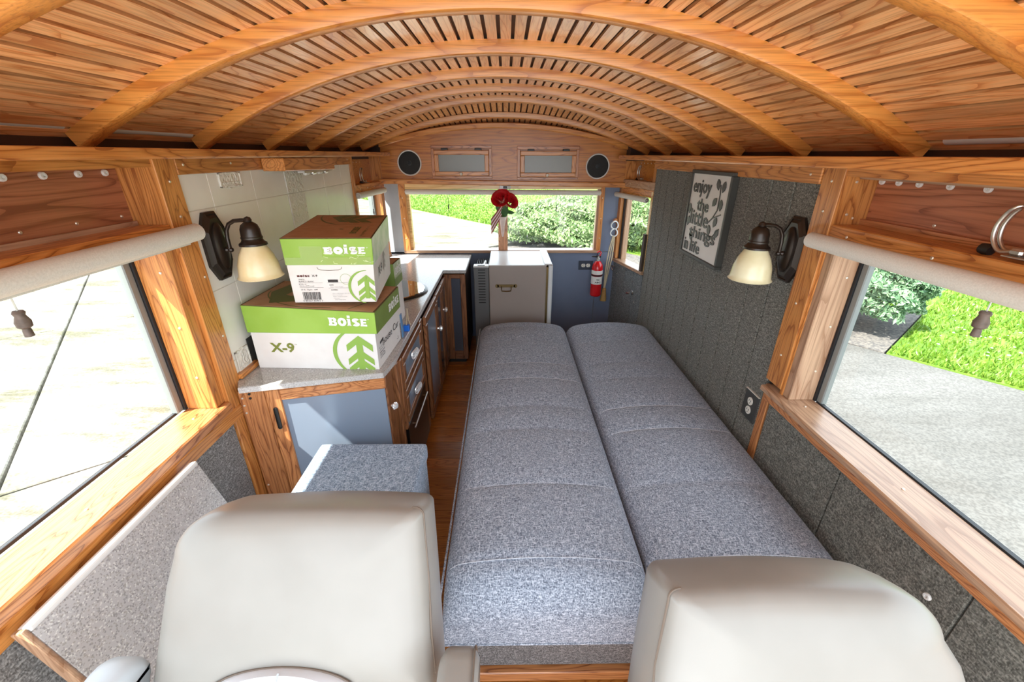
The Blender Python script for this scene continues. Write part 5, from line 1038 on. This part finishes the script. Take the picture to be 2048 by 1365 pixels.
def seat(label, cx, yb_, zb_, yt_, zt_, wb, wt, inner, lum):
    """seat back: front panel outline in (x, s) with s along the lean; inner = +1/-1 : side whose top corner is sharp"""
    t = thing('driver_seat', label, 'seat', (cx, yb_-0.15, FZ))
    base = Vector((cx, yb_, zb_)); upv = Vector((0, yt_-yb_, zt_-zb_)); H = upv.length; upv = upv/H; bk = Vector((0, upv.z, -upv.y))     # back direction (+y)
    ro, ri = 0.105, 0.022; pts = []
    def half(s): return wb/2+(wt-wb)/2*s/H
    pts += [(half(0)*-1, 0.0)]+[(-half(H*k/10), H*k/10) for k in range(1, 7)]
    def corner(sx, r_):
        hw = half(H); return [(sx*(hw-r_+r_*math.cos(a)), H-r_*0.75+r_*0.75*math.sin(a)) for a in (np.linspace(0, PI/2, 19))]
    left = corner(-1, ro if inner > 0 else ri); right = corner(1, ri if inner > 0 else ro)
    pts += left+[(x, H+0.006*math.sin(PI*(x-left[-1][0])/(right[-1][0]-left[-1][0]))) for x in np.linspace(left[-1][0], right[-1][0], 9)[1:-1]]+right[::-1]+[(half(H*k/10), H*k/10) for k in range(6, 0, -1)]+[(half(0), 0.0)]
    pts += [(x, 0.0) for x in np.linspace(half(0), -half(0), 9)[1:-1]]
    cs = (0.0, H*0.5)
    def ring(sc, d, sc2=None): 
        sc2 = sc if sc2 is None else sc2
        return [base+Vector((cs[0]+(x-cs[0])*sc, 0, 0))+upv*(cs[1]+(s-cs[1])*sc2)+bk*d for x, s in pts]
    R_ = [ring(0.02,-0.022), ring(0.3,-0.022), ring(0.55,-0.021), ring(0.75,-0.018), ring(0.87,-0.012), ring(0.945,-0.003), ring(0.98,0.006), ring(1.0,0.018), ring(1.022,0.045,1.012), ring(1.03,0.08,1.016), ring(1.015,0.115,1.005), ring(0.96,0.140,0.97), ring(0.8,0.150), ring(0.3,0.152), ring(0.02,0.152)]
    o = MB().rings(R_).build('backrest', VINYL, t, smooth=True)
    sp = [base+Vector((x*1.001,0,0))+upv*(cs[1]+(s-cs[1])*1.001)+bk*(0.0165+0.004*math.sin(s*40)) for x, s in pts if s > 0.001 and x*inner > 0.19]
    sp = sp if inner < 0 else sp
    c = MB().tube(sp, 0.0022, 6).build('seam', VINYLD, None, smooth=True); c.parent = o
    sp = [base+Vector((x*1.028,0,0))+upv*(cs[1]+(s-cs[1])*1.015)+bk*0.095 for x, s in pts if s > 0.001 and x*inner < 0 and s < H*0.93]
    c = MB().tube(sp, 0.0022, 6).build('seam', VINYLD, None, smooth=True); c.parent = o
    if lum:
        L = [(-0.1355+0.271*i/16, 0.0) for i in range(17)]; R2 = []
        for k, (sc, d) in enumerate(((1,-0.004),(0.985,-0.024),(0.96,-0.032),(0.86,-0.040),(0.5,-0.044),(0.02,-0.044))):
            row = [base+Vector((x*sc*1.0-0.005,0,0))+upv*(0.052*math.sqrt(max(1-(x/0.136)**2,0))+0.022-0.015*(1-sc))+bk*d for x, _ in L]+[base+Vector((x*sc-0.005,0,0))+upv*(-0.10)+bk*d for x, _ in L[::-1]]
            R2.append(row)
        o2 = MB().rings(R2, True, False, True).build('lumbar_pad', LUMB, t, smooth=True)
        c = MB().tube([q+bk*-0.018 for q in R2[0][:17]], 0.002, 6).build('seam', VINYLD, None); c.parent = o2
        c = MB().tube([R2[2][8]+bk*-0.005, R2[4][8]+bk*-0.0015, R2[4][25]+bk*-0.0015], 0.002, 6).build('seam', VINYLB, None); c.parent = o2
    yc = yb_-0.24; MB().box(cx-wb/2+0.01, cx+wb/2-0.01, yb_-0.50, yb_+0.10, 0.34, 0.49, 0.045, 4).build('seat_cushion', VINYL, t, smooth=True)
    MB().box(cx-0.19, cx+0.19, yb_-0.42, yb_+0.06, FZ, 0.34, 0.01).build('pedestal', BLACK, t)
    return t, base, upv, bk
def armrest(t, x0, x1, y0, y1, z0, z1, mat):
    mb = MB(); n = 14; R_ = []
    # stadium profile in (y,z), rounded tail at the back end
    prof = [(y0, z0+0.01), (y0, z1-0.02), (y0+0.03, z1)]+[(y1-0.045+0.045*math.sin(a), z1-0.05+0.05*math.cos(a)) for a in np.linspace(0, PI*0.85, 9)]+[(y0+0.05, z0)]
    for k, (u, ins) in enumerate(((0,0.012),(0.12,0.003),(0.25,0),(0.75,0),(0.88,0.003),(1,0.012))):
        x = x0+(x1-x0)*u; cy, cz = (y0+y1)/2, (z0+z1)/2; R_.append([(x, yv+(ins if yv < cy else -ins), z+(ins if z < cz else -ins)) for yv, z in prof])
    o = mb.rings(R_).build('armrest', mat, t, smooth=True)
    if mat is VINYL:
        c = MB().tube([(x1-(x1-x0)*.12+0.001, yv, z) for yv, z in prof[1:-1]], 0.0018, 6).build('seam', VINYLD, None, smooth=True); c.parent = o
s1 = seat('taupe vinyl driving seat with armrests, nearest the left window', -0.398, 0.435, 0.585, 0.597, 0.882, 0.525, 0.470, 1, True)[0]
armrest(s1, -0.122, -0.052, 0.06, 0.487, 0.60, 0.690, VINYL); armrest(s1, -0.728, -0.660, 0.06, 0.480, 0.595, 0.684, VINYLB)
s2 = seat('taupe vinyl passenger seat before the foot of the bed', 0.492, 0.30, 0.585, 0.452, 0.848, 0.572, 0.452, -1, False)[0]
